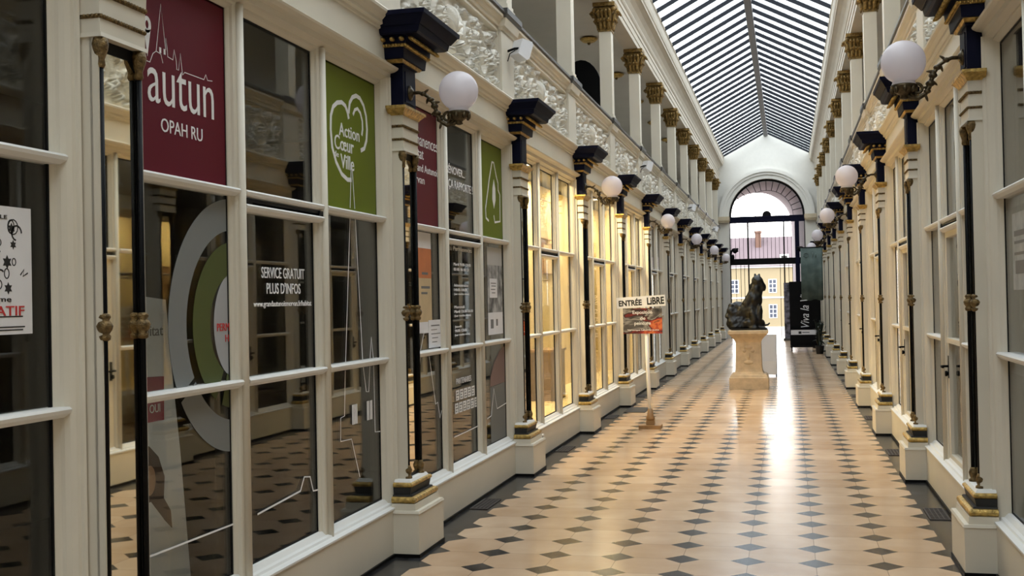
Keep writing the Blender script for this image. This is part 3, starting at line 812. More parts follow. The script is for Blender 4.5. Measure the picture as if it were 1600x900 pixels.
# ------------------------------------------------------------------ globe lamps
def globe_meshes():
    g = MB(); seg, ring, R = 28, 18, .128
    prof = []
    for i in range(ring + 1):
        th = PI * i / ring
        if R * math.sin(th) < .064 and th > PI / 2: break
        prof.append((max(.0005, R * math.sin(th)), R * math.cos(th)))
    prof += [(.064, -.118), (.068, -.128), (.068, -.142)]
    g.lathe(prof[::-1], seg, (.24, 0, 2.965))
    gm = g.mesh('globe', OPAL)
    a = MB()
    path = [(-.092, 2.972), (-.03, 2.972), (.0, 2.962), (.035, 2.94), (.066, 2.90), (.085, 2.85), (.098, 2.81), (.122, 2.77), (.16, 2.748), (.205, 2.755), (.24, 2.785)]
    P = [Vector((x, 0, z)) for x, z in path]
    a.tube(P, [.012, .011, .011, .011, .013, .014, .014, .014, .014, .013, .012], 8)
    a.lathe([(.045, 0), (.05, .008), (.03, .02), (.016, .03)], 14, (-.094, 0, 2.972), 'x')
    for x, z, r in ((.0, 2.962, .022), (.05, 2.922, .024), (.076, 2.876, .026), (.092, 2.83, .028), (.11, 2.785, .022), (.075, 2.89, .02)): a.ell((x, 0, z), (r, r, r * .7), seg=10, ring=6)
    sp = []
    for t in np.linspace(0, 3.6 * PI, 40):
        rr = .052 * (1 - t / (4.2 * PI)); sp.append((.165 - rr * math.cos(t), 0, 2.80 - rr * math.sin(t)))
    a.tube(sp, .010, 6)
    for i in range(2, 9):
        t = (P[i + 1] - P[i - 1]).normalized(); nn = Vector((t.z, 0, -t.x)) * (1 if i % 2 else -1)
        an = math.atan2(nn.z + .5 * t.z, nn.x + .5 * t.x); cc = P[i] + Vector((math.cos(an), 0, math.sin(an))) * .022
        a.ell(cc, (.026, .013, .008), Matrix.Rotation(-an, 3, 'Y'), 8, 6)
    am = a.mesh('scroll_arm', ARMB)
    c = MB().lathe([(.01, 2.745), (.026, 2.752), (.02, 2.765), (.03, 2.775), (.055, 2.79), (.072, 2.81), (.076, 2.826), (.07, 2.832)], 18, (.24, 0, 0))
    for k in range(8):
        q = 2 * PI * k / 8; c.ell((.24 + .066 * math.cos(q), .066 * math.sin(q), 2.80), (.014, .014, .024), seg=6, ring=5)
    return gm, am, c.mesh('cup', ARMB)


M_globe, M_arm, M_cup = globe_meshes()
for s, nm in PAIRS:
    X, rz = side(s)
    for j, k in enumerate((1, 3, 5, 7, 9, 11)):
        r = thing('globe_lamp', 'white opal globe lamp on bronze scroll bracket, %s from camera along %s side' % (ORD[j], nm), 'lamp', (X, ypier(s, k), 0), rz, 'globe lamps on the %s' % nm)
        link('globe', M_globe, r); link('bracket', M_arm, r); link('cup', M_cup, r)

# ------------------------------------------------------------------ speakers on the left parapet
sb = MB().prof([(0, -.13), (.17, -.15), (.20, -.11), (.20, .10), (.17, .13), (0, .10)], -.10, .10)
M_spk = sb.mesh('speaker_case', mat('white_plastic', (.72, .72, .74), .4))
M_grl = MB().box(.196, .206, -.09, .09, -.10, .09).mesh('speaker_grille', mat('grey_mesh', (.30, .29, .27), .6))
M_brk = MB().tube([(-.23, 0, -.02), (-.16, 0, .0), (-.12, 0, .0)], .012).tube([(-.225, -.02, -.12), (-.20, -.03, -.05), (-.15, -.02, -.02)], .005).mesh('speaker_bracket', BLACK)
for j, k in enumerate((2, 5, 8, 11)):
    r = thing('speaker', 'white wall speaker on the left parapet, %s from camera' % ORD[j], 'speaker', (XL, ypier('L', k), 3.97), 0, 'white speakers on parapet')
    for n, me in (('case', M_spk), ('grille', M_grl)):
        o = link(n, me, r, (-.15, .03, .03)); o.rotation_euler = (0, .35, .9); o.scale = (.68, .68, .68)
    link('bracket', M_brk, r)

# ------------------------------------------------------------------ window signs and decals (left shop fronts)
KD = (XL + GL) / -2.512   # lettering was measured on a plane a little nearer; carried on to the glass
XG = XL + GL + .004       # just proud of the glass


def sign(name, label, cat, y, z): return thing(name, label, cat, (XG, y * KD, 1.6 + (z - 1.6) * KD))


def loc_box(b, y, z): return ((b[0] - y) * KD, (b[1] - z) * KD, (b[2] - y) * KD, (b[3] - z) * KD)


def sub(pts, y, z): return [((p[0] - y) * KD, (p[1] - z) * KD) for p in pts]


def arcp(cy, cz, r, a0, a1, n=24, ry=None): return [(cy + (ry or r) * math.cos(a), cz + r * math.sin(a)) for a in np.linspace(a0, a1, n)]


yB = [ypier('L', k) + S0 / 2 for k in range(-1, 12)]   # bay centres, index k+1


def panel(y0, y1, z0, z1, m, name='panel'): return MB().box(0, .002, y0, y1, z0, z1).mesh(name, m)


# burgundy sign with spire
c = yB[1]; y0, y1 = c - 1.415, c - .562; cy, cz = (y0 + y1) / 2 / KD, 2.58
r = sign('window_sign', 'burgundy window sign with white spire drawing and large white lettering', 'sign', cy, cz)
link('panel', panel(y0 - cy * KD, y1 - cy * KD, 2.150 - 1.6 - (cz - 1.6) * KD, 3.02 - 1.6 - (cz - 1.6) * KD, RED), r)
link('lettering', text_mesh('lettering', 'autun', WHITE, loc_box((4.085, 2.445, 4.628, 2.61), cy, cz), x=.002, bold=-.004), r)
link('lettering', text_mesh('lettering', 'OPAH RU', WHITE, loc_box((4.182, 2.333, 4.522, 2.39), cy, cz), x=.002), r)
sk = [(4.045, 2.615), (4.06, 2.618), (4.074, 2.606), (4.106, 2.605), (4.13, 2.645), (4.155, 2.66), (4.196, 2.865), (4.228, 2.68), (4.232, 2.73), (4.24, 2.69), (4.244, 2.655), (4.285, 2.650), (4.296, 2.695), (4.312, 2.65),
      (4.315, 2.615), (4.33, 2.615), (4.345, 2.69), (4.362, 2.60), (4.38, 2.615), (4.545, 2.615), (4.562, 2.64), (4.578, 2.617), (4.62, 2.622)]
mb = MB().ribbon(sub(sk, cy, cz), .0035, .002, .003).ribbon(sub([(4.155, 2.66), (4.19, 2.655), (4.205, 2.62)], cy, cz), .003, .002, .003)
for yy in (4.178, 4.212): mb.box(.002, .003, yy - cy, yy + .014 - cy, 2.66 - cz, 2.683 - cz)
link('spire_drawing', mb.mesh('spire_drawing', WHITE), r)
pin = arcp(4.088, 2.755, .036, -.35, PI + .35, 20, .030) + [(4.088, 2.625)]
ring = MB().ribbon(sub(arcp(4.088, 2.755, .026, 0, 2 * PI, 20, .021)[:-1], cy, cz), .018, .002, .0035, True)
ring.poly(sub([(4.062, 2.74), (4.088, 2.625), (4.114, 2.74), (4.088, 2.732)], cy, cz), .002, .0035)
link('map_pin', ring.mesh('map_pin', WHITE), r)

# green sign with heart
y0, y1 = c + .562, c + 1.415; cy = (y0 + y1) / 2 / KD
r = sign('window_sign', 'olive green window sign with white heart outline and three lines', 'sign', cy, cz)
link('panel', panel(y0 - cy * KD, y1 - cy * KD, 2.150 - 1.6 - (cz - 1.6) * KD, 3.02 - 1.6 - (cz - 1.6) * KD, GREEN), r)
ht = [(6.28, 2.34), (6.22, 2.335), (6.13, 2.36), (6.05, 2.42), (5.995, 2.50), (5.978, 2.60), (5.985, 2.68), (6.02, 2.735), (6.08, 2.768), (6.15, 2.782), (6.205, 2.77), (6.24, 2.735), (6.255, 2.70)]
ht2 = [(6.255, 2.735), (6.275, 2.80), (6.32, 2.84), (6.38, 2.86), (6.44, 2.855), (6.50, 2.82), (6.54, 2.76), (6.553, 2.68), (6.54, 2.61), (6.50, 2.555), (6.44, 2.535)]
ht3 = [(6.325, 2.735), (6.355, 2.77), (6.40, 2.785), (6.445, 2.765), (6.475, 2.72), (6.478, 2.67), (6.462, 2.63)]
mb = MB()
for q, wd in ((ht, .026), (ht2, .026), (ht3, .02)): mb.ribbon(sub(q, cy, cz), wd, .002, .0035)
link('heart_outline', mb.mesh('heart_outline', WHITE), r)
for body, bx in (('Action', (6.10, 2.583, 6.42, 2.66)), ('C\u0153ur', (6.03, 2.497, 6.325, 2.582)), ('de', (6.02, 2.452, 6.09, 2.485)), ('Ville', (6.118, 2.395, 6.325, 2.478))):
    link('lettering', text_mesh('lettering', body, WHITE, loc_box(bx, cy, cz), x=.002, bold=.006), r)

# service lettering on the clear pane
cy, cz = c, 1.69
r = sign('window_lettering', 'three lines of white vinyl lettering on the clear middle pane', 'lettering', cy, cz)
for body, bx in (('SERVICE GRATUIT', (5.08, 1.738, 5.585, 1.793)), ("PLUS D'INFOS", (5.134, 1.66, 5.532, 1.716)), ('www.grandautunoismorvan.fr/habitat', (4.99, 1.588, 5.669, 1.625))):
    link('lettering', text_mesh('lettering', body, WHITE, loc_box(bx, cy, cz), x=0, bold=.004), r)

# white line drawings low on the panes
for lab, lines, wd in (('thin white town outline on low pane below the burgundy spire sign', [[(4.0, .607), (4.06, .606), (4.74, .598)]], .008),
                       ('white town outline with one raised roof on low middle pane', [[(4.985, .597), (5.478, .626), (5.529, .692), (5.603, .681), (5.641, .599), (5.71, .594)]], .009),
                       ('tall thin white spire drawing on panes below the green heart sign',
                        [[(6.275, 2.43), (6.245, 2.17)], [(6.285, 2.43), (6.318, 2.17)], [(6.24, 2.11), (6.13, 1.265)], [(6.325, 2.11), (6.40, 1.265)],
                         [(6.122, 1.215), (6.099, .954), (6.041, .949), (6.034, .815), (6.199, .809), (6.319, .569)], [(6.41, 1.215), (6.45, 1.066), (6.492, 1.062), (6.52, 1.215)], [(6.525, 1.265), (6.553, 1.393), (6.58, 1.265)],
                         [(6.585, 1.215), (6.589, .804), (6.678, .798)]], .006),
                       ('thin white spire drawing on low pane behind the globe lamp pier',
                        [[(7.35, .80), (7.42, .82), (7.50, 1.215)], [(7.51, 1.27), (7.60, 1.40)], [(7.7, 1.215), (7.83, .86), (7.88, .87), (7.93, .75), (7.97, .80)]], .006),
                       ('plain white line across low pane below the white logo grid', [[(8.28, .565), (8.63, .568), (8.98, .575)]], .008),
                       ('white house outline with peaked roof on low pane below the grey poster', [[(9.26, .60), (9.40, .615), (9.50, .84), (9.60, .655), (9.95, .675)]], .008)):
    ys = [p[0] for l in lines for p in l]; zs = [p[1] for l in lines for p in l]; cy, cz = sum(ys) / len(ys), sum(zs) / len(zs)
    mb = MB()
    for l in lines: mb.ribbon(sub(l, cy, cz), wd, 0, .0015)
    o = sign('window_decal', lab, 'decal', cy, cz); o.location.x += .0045
    link('outline', mb.mesh('outline', WHITE), o)
    if 'green heart' in lab:
        mb = MB()
        for yy in (6.215, 6.26, 6.457, 6.51):
            for q in range(2): mb.box(0, .0015, yy + q * .022 - cy, yy + q * .022 + .016 - cy, .885 - cz, 1.003 - cz)
        link('window_bars', mb.mesh('window_bars', WHITE), o)

# ring logo on the panes below the burgundy sign
cy, cz = 4.80, 1.515
r = sign('ring_decal', 'large grey, green and white ring logo on panes below burgundy spire sign', 'decal', cy, cz)


def clip_band(r0, r1, m, name):
    mb = MB(); cuts = ((.36, 1.225), (1.25, 2.117))
    for a in np.linspace(PI * .5, PI * 1.5, 61)[:-1]:
        b = a + PI / 60
        pts = [(cy + r_ * math.cos(t), cz + r_ * math.sin(t)) for r_, t in ((r0, a), (r1, a), (r1, b), (r0, b))]
        zc = sum(p[1] for p in pts) / 4
        if max(p[0] for p in pts) > 4.742: pts = [(min(p[0], 4.742), p[1]) for p in pts]
        if len({round(p[0], 4) for p in pts}) == 1: continue
        if any(lo <= zc <= hi for lo, hi in cuts): mb.poly(sub(pts, cy, cz), 0, .0015)
    return mb.mesh(name, m)


link('outer_ring', clip_band(.44, .585, GREYV, 'outer_ring'), r)
link('middle_ring', clip_band(.235, .385, mat('green_vinyl', (.065, .085, .016), .5), 'middle_ring'), r)
dsc = [(cy + .20 * math.cos(a), cz + .245 * math.sin(a)) for a in np.linspace(PI * .56, PI * 1.44, 30)]
dsc = [(min(p[0], 4.742), max(p[1], 1.262)) for p in dsc] + [(4.742, 1.27), (4.742, 1.75)]
link('disc', MB().poly(sub(dsc, cy, cz), 0, .0015).mesh('disc', mat('pale_vinyl', (.38, .39, .40), .5)), r)
link('lettering', text_mesh('lettering', 'PERM', REDINK, loc_box((4.625, 1.49, 4.738, 1.525), cy, cz), x=.002), r)
link('lettering', text_mesh('lettering', 'H', REDINK, loc_box((4.70, 1.44, 4.73, 1.472), cy, cz), x=.002), r)

# roll-up banner inside the first shop
r = thing('rollup_banner', 'white roll-up banner with figure photo standing inside first shop window', 'banner', (-2.9, 4.66, 0))
bn = [(-.3, .10), (.40, .10), (.30, .9), (.235, 1.30), (.19, 1.64), (-.3, 1.68)]
link('cloth', MB().poly(bn, -.004, .004).mesh('banner_cloth', mat('banner_white', (.75, .77, .80), .6)), r)
link('block', MB().poly([(-.1, 1.07), (.155, 1.068), (.16, 1.275), (-.1, 1.285)], .004, .006).mesh('magenta_block', MAGENTA), r)
link('lettering', text_mesh('lettering', 'habitat', TEXTG, (-.08, 1.47, .16, 1.52), x=.004), r)
link('lettering', text_mesh('lettering', 'OUI', WHITE, (.03, 1.11, .12, 1.15), x=.006), r)
link('photo_dress', MB().poly([(-.1, .12), (.16, .12), (.2, .45), (.13, .62), (.02, .72), (-.1, .72)], .004, .006).mesh('dress', mat('dress_print', (.82, .82, .84), .6)), r)
link('photo_hair', MB().poly([(-.1, .70), (.03, .70), (.14, .60), (.21, .545), (.20, .63), (.14, .70), (.15, .80), (.10, .90), (.02, .96), (-.1, .97)], .004, .007).mesh('hair', HAIR), r)
link('photo_face', MB().poly(arcp(.02, .80, .07, 0, 2 * PI, 18, .05)[:-1], .007, .008).mesh('face', PEACH), r)
link('base', MB().box(-.09, .09, -.32, .42, 0, .10).mesh('banner_base', RAIL), r)

# poster in the nearest pane
cy, cz = 3.10, 1.735
r = sign('poster', 'white doodle poster with red word inside the nearest dark pane', 'poster', cy, cz)
link('sheet', MB().box(0, .0012, -.25, .25, -.215, .215).mesh('sheet', PAPER), r)
link('lettering', text_mesh('lettering', 'NARRATIF', REDINK, loc_box((2.98, 1.585, 3.305, 1.617), cy, cz), x=.0012, bold=.006), r)
link('lettering', text_mesh('lettering', 'programme', INK, loc_box((2.99, 1.625, 3.24, 1.643), cy, cz), x=.0012), r)
link('lettering', text_mesh('lettering', 'LA PASSERELLE', INK, loc_box((2.98, 1.905, 3.225, 1.918), cy, cz), x=.0012), r)
dd = MB(); rg = random.Random(3)
for i in range(46):
    py, pz = rg.uniform(-.2, .205), rg.uniform(-.07, .15)
    k = rg.random(); q = rg.uniform(.010, .026)
    if k < .45: dd.ribbon(arcp(py, pz, q, 0, 2 * PI, 14, q * rg.uniform(.5, 1))[:-1], .004, .0012, .002, True)
    elif k < .7: dd.ribbon([(py, pz), (py + q, pz + q), (py + q * .7, pz - q * .2), (py + 2 * q, pz + .4 * q)], .005, .0012, .002)
    elif k < .9: dd.ribbon(arcp(py, pz, q * 1.3, rg.uniform(0, 3), rg.uniform(3.2, 5), 12), .006, .0012, .002)
    else: dd.poly([(py + q * (1 if j % 2 else .55) * math.cos(j * PI / 6), pz + q * (1 if j % 2 else .55) * math.sin(j * PI / 6)) for j in range(12)], .0012, .002)
for i, (zc, a, b) in enumerate(((-.155, -.1, .2), (-.175, -.2, .08), (-.19, -.15, .21), (-.20, -.12, .2))): dd.box(.0012, .002, a, b, zc - .0022, zc + .0022)
link('doodles', dd.mesh('doodles', INK), r)

# second bay: burgundy sign, green house sign, posters
c = yB[2]; y0, y1 = c - 1.415, c - .562; cy, cz = (y0 + y1) / 2 / KD, 2.58
r = sign('window_sign', 'burgundy window sign with white text, partly behind the globe lamp pier', 'sign', cy, cz)
link('panel', panel(y0 - cy * KD, y1 - cy * KD, 2.150 - 1.6 - (cz - 1.6) * KD, 3.02 - 1.6 - (cz - 1.6) * KD, RED), r)
for body, bx in (('Permanences', (7.30, 2.712, 8.003, 2.80)), ('Habitat', (7.30, 2.62, 7.665, 2.70)), ('du Grand Autunois', (7.30, 2.53, 8.012, 2.585)), ('Morvan', (7.32, 2.445, 7.675, 2.50))):
    link('lettering', text_mesh('lettering', body, WHITE, loc_box(bx, cy, cz), x=.002, bold=-.002), r)
y0, y1 = c + .562, c + 1.415; cy = (y0 + y1) / 2 / KD
r = sign('window_sign', 'olive green window sign with white house outline and leaf', 'sign', cy, cz)
link('panel', panel(y0 - cy * KD, y1 - cy * KD, 2.150 - 1.6 - (cz - 1.6) * KD, 3.02 - 1.6 - (cz - 1.6) * KD, GREEN), r)
hs = [(9.45, 2.30), (9.36, 2.32), (9.35, 2.40), (9.44, 2.56), (9.49, 2.66), (9.60, 2.83), (9.66, 2.83), (9.74, 2.72), (9.80, 2.66), (9.80, 2.60), (9.86, 2.56), (9.85, 2.32), (9.66, 2.30), (9.63, 2.36)]
mb = MB().ribbon(sub(hs, cy, cz), .02, .002, .0035)
mb.poly(sub([(9.64, 2.42), (9.70, 2.50), (9.70, 2.60), (9.65, 2.68), (9.60, 2.60), (9.59, 2.50)], cy, cz), .002, .0035)
link('house_outline', mb.mesh('house_outline', WHITE), r)
cy, cz = c, 2.56
r = sign('window_lettering', 'white capital lettering on upper clear pane between burgundy and green signs', 'lettering', cy, cz)
for body, bx in (('R\u00c9NOVER...', (8.22, 2.595, 8.73, 2.67)), ('\u00c7A RAPPORTE !', (8.27, 2.47, 8.95, 2.55))):
    link('lettering', text_mesh('lettering', body, WHITE, loc_box(bx, cy, cz), bold=.003), r)
cy, cz = c, 1.7
r = sign('window_lettering', 'white opening hours lettering on the tall clear pane, second bay', 'lettering', cy, cz)
rows = [(2.0, .035, 'Permanences', .52), (1.885, .022, 'Mardi 9h00-12h00', .48), (1.845, .022, '03 85 86 80 51', .42), (1.72, .022, 'Administration', .40), (1.685, .022, '14h00-16h30', .36), (1.65, .022, '(sur rendez-vous)', .42),
        (1.55, .022, 'Mercredi', .28), (1.515, .022, 'Mardi 13h30-16h30', .52), (1.48, .022, '(sur rendez-vous)', .46), (1.395, .022, 'Jeudi', .18), (1.365, .022, '9h00-12h00', .34), (1.33, .022, '(sur rendez-vous)', .42)]
for z, h, body, wl in rows: link('lettering', text_mesh('lettering', body, WHITE, loc_box((8.37, z, 8.37 + wl, z + h), cy, cz)), r)
cy, cz = c, .87
r = sign('window_decal', 'white logo tiles in two rows under a heading, second bay low pane', 'decal', cy, cz)
link('lettering', text_mesh('lettering', 'PARTENAIRES', WHITE, loc_box((8.38, .96, 8.80, 1.005), cy, cz), bold=.002), r)
tiles = MB(); logos = MB()
for rr_, (za, zb_, n0) in enumerate(((.835, .915, 0), (.735, .815, 0))):
    for i in range(6 if rr_ else 5):
        ya = 8.33 + i * .112 + (.0 if rr_ else .03)
        tiles.box(0, .0015, ya - cy, ya + .088 - cy, za - cz, zb_ - cz)
        for q in range(3): logos.box(.0015, .0022, ya + .015 - cy, ya + (.05 + .012 * ((i * 7 + q * 5) % 3)) - cy, za + .012 + q * .022 - cz, za + .022 + q * .022 - cz)
link('tiles', tiles.mesh('tiles', WHITE), r); link('logos', logos.mesh('logos', TEXTG), r)


def sheet(label, y0, y1, z0, z1, bands, lines=(), text=(), cat='poster', name='poster'):
    cy, cz = (y0 + y1) / 2, (z0 + z1) / 2
    r = sign(name, label, cat, cy, cz)
    for i, (a, b, m) in enumerate(bands): link('sheet' if i == 0 else 'print', MB().box(0, .0012 + .0004 * (i > 0), y0 - cy, y1 - cy, a - cz, b - cz).mesh('sheet', m), r)
    if lines:
        mb = MB()
        for a, b, z, h in lines: mb.box(.0012, .002, a - cy, b - cy, z - cz, z + h - cz)
        link('print', mb.mesh('text_lines', TEXTG), r)
    for body, bx, m in text: link('lettering', text_mesh('lettering', body, m, loc_box(bx, cy, cz), x=.0018), r)
    return r


sheet('orange and sand coloured poster in pane behind the globe lamp pier', 7.33, 7.80, 1.38, 2.105, [(1.46, 1.775, SAND), (1.775, 1.99, ORANGE), (1.99, 2.105, PAPER), (1.38, 1.46, PAPER)],
      [(7.56, 7.76, 1.70, .018), (7.56, 7.70, 1.66, .015), (7.58, 7.72, 1.80, .018)])
sheet('white printed notice taped below the orange and sand poster', 7.70, 8.02, 1.272, 1.475, [(1.272, 1.475, PAPER)], [(7.76, 7.96, 1.43, .008), (7.76, 7.90, 1.40, .006), (7.76, 7.98, 1.37, .006), (7.78, 7.92, 1.34, .006), (7.78, 7.9, 1.31, .006)], cat='notice', name='notice').location.x += .003
sheet('grey photo poster in tall pane below the green house sign', 9.37, 9.88, 1.305, 2.078, [(1.50, 1.92, GREYP), (1.92, 2.078, mat('pale_print', (.48, .48, .47), .6)), (1.305, 1.50, PAPER)], [(9.45, 9.55, 1.36, .08), (9.64, 9.70, 1.38, .06)])
sheet('small white note stuck on the grey photo poster', 9.43, 9.69, 1.63, 1.80, [(1.63, 1.80, PAPER)], [(9.47, 9.65, 1.755, .008), (9.49, 9.64, 1.73, .008), (9.47, 9.62, 1.70, .008), (9.5, 9.62, 1.67, .008)], cat='note', name='note').location.x += .003
cy, cz = 9.65, .75
r = sign('window_decal', 'dusky pink and grey shape on low pane below the grey poster', 'decal', cy, cz)
link('upper_shape', MB().poly(sub([(9.40, .86), (9.92, .87), (9.92, 1.19), (9.75, 1.16), (9.55, 1.06), (9.42, .95)], cy, cz), -.0012, 0).mesh('pink_shape', mat('dusky_pink', (.20, .125, .115), .6)), r)
link('lower_shape', MB().poly(sub([(9.40, .37), (9.92, .37), (9.92, .866), (9.40, .856)], cy, cz), -.0012, 0).mesh('grey_shape', mat('slate_vinyl', (.16, .165, .16), .6)), r)

# poster in the nearest right-hand window
r = thing('poster', 'faint printed poster inside the nearest window on the right', 'poster', (XR - GL - .006, 6.36, 1.81), PI)
link('sheet', MB().box(0, .0012, -.21, .21, -.205, .205).mesh('sheet', mat('faded_paper', (.42, .43, .41), .7, noise=.25, nscale=12)), r)
link('print', MB().box(.0012, .002, -.16, .15, .08, .11).box(.0012, .002, -.16, .1, .04, .055).box(.0012, .002, -.16, .12, -.02, -.005).box(.0012, .002, -.14, .12, -.12, -.05).mesh('text_lines', TEXTG), r)

# ------------------------------------------------------------------ floor drains
dg_ = MB().box(-.07, .07, -.22, -.205, 0, .006).box(-.07, .07, .205, .22, 0, .006).box(-.07, -.058, -.205, .205, 0, .006).box(.058, .07, -.205, .205, 0, .006)
for i in range(13): y = -.19 + i * .38 / 12; dg_.box(-.058, .058, y - .008, y + .008, 0, .005)
for i in range(3): x = -.03 + i * .03; dg_.box(x - .004, x + .004, -.205, .205, 0, .0055)
M_drain = dg_.mesh('drain_grid', mat('rusty_iron', (.05, .038, .03), .7, noise=.4, nscale=40)); M_dbed = MB().box(-.068, .068, -.218, .218, 0, .001).mesh('drain_bed', BLACK)
for s, nm in PAIRS:
    for k in range(1, 7):
        y = ypier(s, k) + S0 / 2 - .04
        r = thing('drain_grate', 'rusty iron drain grate in dark floor border, %s on the %s' % (ORD[k - 1], nm), 'drain', (XL - .07 if s == 'L' else XR + .072, y, .0005), 0, 'floor drain grates', M_drain)
        link('pit', M_dbed, r)

# ------------------------------------------------------------------ pedestal and sculpture
PY = 19.98; PX = -.672
r = thing('pedestal', 'pale stone pedestal with flared top standing in the passage', 'pedestal', (PX, PY, 0))


def sqprof(pts, m, name):
    mb = MB(); n = len(pts)
    for i in range(n - 1):
        (h0, z0), (h1, z1) = pts[i], pts[i + 1]
        mb.add([(-h0, -h0, z0), (h0, -h0, z0), (h0, h0, z0), (-h0, h0, z0), (-h1, -h1, z1), (h1, -h1, z1), (h1, h1, z1), (-h1, h1, z1)], [(0, 1, 5, 4), (1, 2, 6, 5), (2, 3, 7, 6), (3, 0, 4, 7)])
    h, z = pts[0]; mb.add([(-h, -h, z), (-h, h, z), (h, h, z), (h, -h, z)], [(0, 1, 2, 3)])
    h, z = pts[-1]; mb.add([(-h, -h, z), (h, -h, z), (h, h, z), (-h, h, z)], [(0, 1, 2, 3)])
    return mb.mesh(name, m)


link('foot', sqprof([(.33, 0), (.33, .20), (.315, .215), (.31, .235), (.30, .25), (.275, .265)], STONE, 'pedestal_foot'), r)
link('die', sqprof([(.255, .265), (.232, .30), (.224, .34), (.215, .60), (.212, .80), (.222, .83), (.24, .86), (.275, .90), (.31, .935), (.325, .95)], STONE, 'pedestal_die'), r)
link('slab', sqprof([(.325, .95), (.335, .955), (.335, 1.005), (.325, 1.015)], STONE, 'pedestal_slab'), r)
rel = MB()
for (x, z, rx, rz_) in ((0, .72, .07, .035), (0, .58, .03, .07), (0, .46, .09, .035), (-.07, .66, .03, .03), (.07, .66, .03, .03)): rel.ell((x, -.214, z), (rx, .02, rz_), seg=12, ring=8)
link('carving', rel.mesh('worn_carving', STONE), r)


def blob(name, parts, m, vox, disp=.0):
    mb = MB()
    for p in parts: mb.ell(p[0], p[1], p[2] if len(p) > 2 else None, 16, 10)
    me = mb.mesh(name, m); o = bpy.data.objects.new('tmp', me); COL.objects.link(o)
    md = o.modifiers.new('r', 'REMESH'); md.mode = 'VOXEL'; md.voxel_size = vox
    sm_ = o.modifiers.new('s', 'SMOOTH'); sm_.iterations = 3
    if disp:
        tx = bpy.data.textures.new('clay', 'CLOUDS'); tx.noise_scale = .07
        d_ = o.modifiers.new('d', 'DISPLACE'); d_.texture = tx; d_.strength = disp; d_.mid_level = .5
    dg = bpy.context.evaluated_depsgraph_get(); dg.update()
    out = bpy.data.meshes.new_from_object(o.evaluated_get(dg)); bpy.data.objects.remove(o); out.name = name
    for v_ in out.vertices: v_.co.z = max(v_.co.z, .001)
    out.materials.clear(); out.materials.append(m); out.polygons.foreach_set('use_smooth', [True] * len(out.polygons))
    return out


RY = lambda a: Matrix.Rotation(a, 3, 'Y')
st = thing('sculpture', 'dark bronze seated animal sculpture with raised head on the stone pedestal', 'sculpture', (PX, PY, 1.015))
body = [((.06, 0, .10), (.24, .20, .12)), ((-.16, .02, .13), (.20, .18, .15)), ((.06, .0, .30), (.17, .15, .24)), ((.10, 0, .50), (.15, .14, .22), RY(.18)),
        ((.14, 0, .68), (.12, .12, .18), RY(.15)), ((.17, -.01, .83), (.105, .10, .11)), ((.255, -.03, .735), (.075, .065, .06), RY(.5)), ((.215, -.02, .78), (.09, .08, .08)),
        ((.135, .06, .935), (.028, .02, .055), RY(-.15)), ((.20, .06, .93), (.028, .02, .055), RY(.15)), ((-.02, -.06, .46), (.07, .07, .26), RY(.45)),
        ((.10, -.16, .20), (.055, .06, .20), RY(-.2)), ((.20, -.12, .22), (.05, .06, .22), RY(.1)), ((.22, -.15, .03), (.10, .05, .035)), ((.10, -.19, .03), (.09, .05, .035)),
        ((-.25, -.04, .12), (.12, .14, .13)), ((-.24, .0, .28), (.12, .12, .12)), ((-.30, -.05, .33), (.07, .08, .07)), ((-.18, .03, .40), (.12, .11, .10)), ((-.12, .0, .30), (.14, .12, .16)),
        ((-.34, -.06, .25), (.05, .06, .05)), ((-.20, -.12, .06), (.14, .08, .06)), ((-.27, -.02, .42), (.06, .07, .05))]
link('body', blob('bronze_body', body, BRONZE, .018, .035), st)
link('ledge', MB().box(-.28, .32, -.26, .26, 0, .03).mesh('bronze_ledge', BRONZE), st)
link('tail', MB().tube([(.15, .12, .05), (.26, .16, .07), (.33, .16, .08), (.36, .14, .11)], [.02, .018, .016, .012]).mesh('bronze_tail', BRONZE), st)

# ------------------------------------------------------------------ free-entry sign
sx, sy = -1.668, 13.86
r = thing('sign_stand', 'free-standing entry sign with handwritten white board and red poster on a white post', 'sign', (sx, sy, 0))
link('base', MB().box(-.135, .135, -.11, .11, 0, .045).box(-.05, .05, -.05, .05, .045, .10).mesh('sign_base', WOOD), r)
link('block', MB().lathe([(.05, .10), (.055, .13), (.04, .16), (.03, .24)], 12).mesh('post_block', WOOD), r)
link('post', MB().tube([(0, 0, .12), (-.02, 0, .7), (-.03, .0, 1.6)], .024, 8).mesh('sign_post', WHITE), r)


def tilt(mb, c, a):
    ca, sa = math.cos(a), math.sin(a)
    mb.v = [(c[0] + (x - c[0]) * ca - (z - c[1]) * sa, y, c[1] + (x - c[0]) * sa + (z - c[1]) * ca) for x, y, z in mb.v]
    return mb


bd = tilt(MB().box(-.30, .30, -.035, -.029, 1.49, 1.625), (0, 1.56), .045)
bo = link('board', bd.mesh('sign_board', PAPER), r, (-.088 + .005, 0, 0))
for body_, x0, x1 in (('ENTR\u00c9E', -.275, .01), ('LiBRE', .075, .285)):
    me = text_mesh('lettering', body_, INK, (x0, 1.515, x1, 1.605), 'xz', -.035, bold=.035)
    n = len(me.vertices); co = np.empty(n * 3); me.vertices.foreach_get('co', co); co = co.reshape(-1, 3)
    X_, Z_ = co[:, 0].copy(), co[:, 2] - 1.56; co[:, 0] = X_ * math.cos(.045) - Z_ * math.sin(.045); co[:, 2] = 1.56 + X_ * math.sin(.045) + Z_ * math.cos(.045)
    me.vertices.foreach_set('co', co.ravel()); me.update(); link('lettering', me, bo)
po = link('poster', MB().box(-.24, .24, -.034, -.029, 1.165, 1.478).mesh('painted_poster', PAINT), r, (-.068, 0, 0))
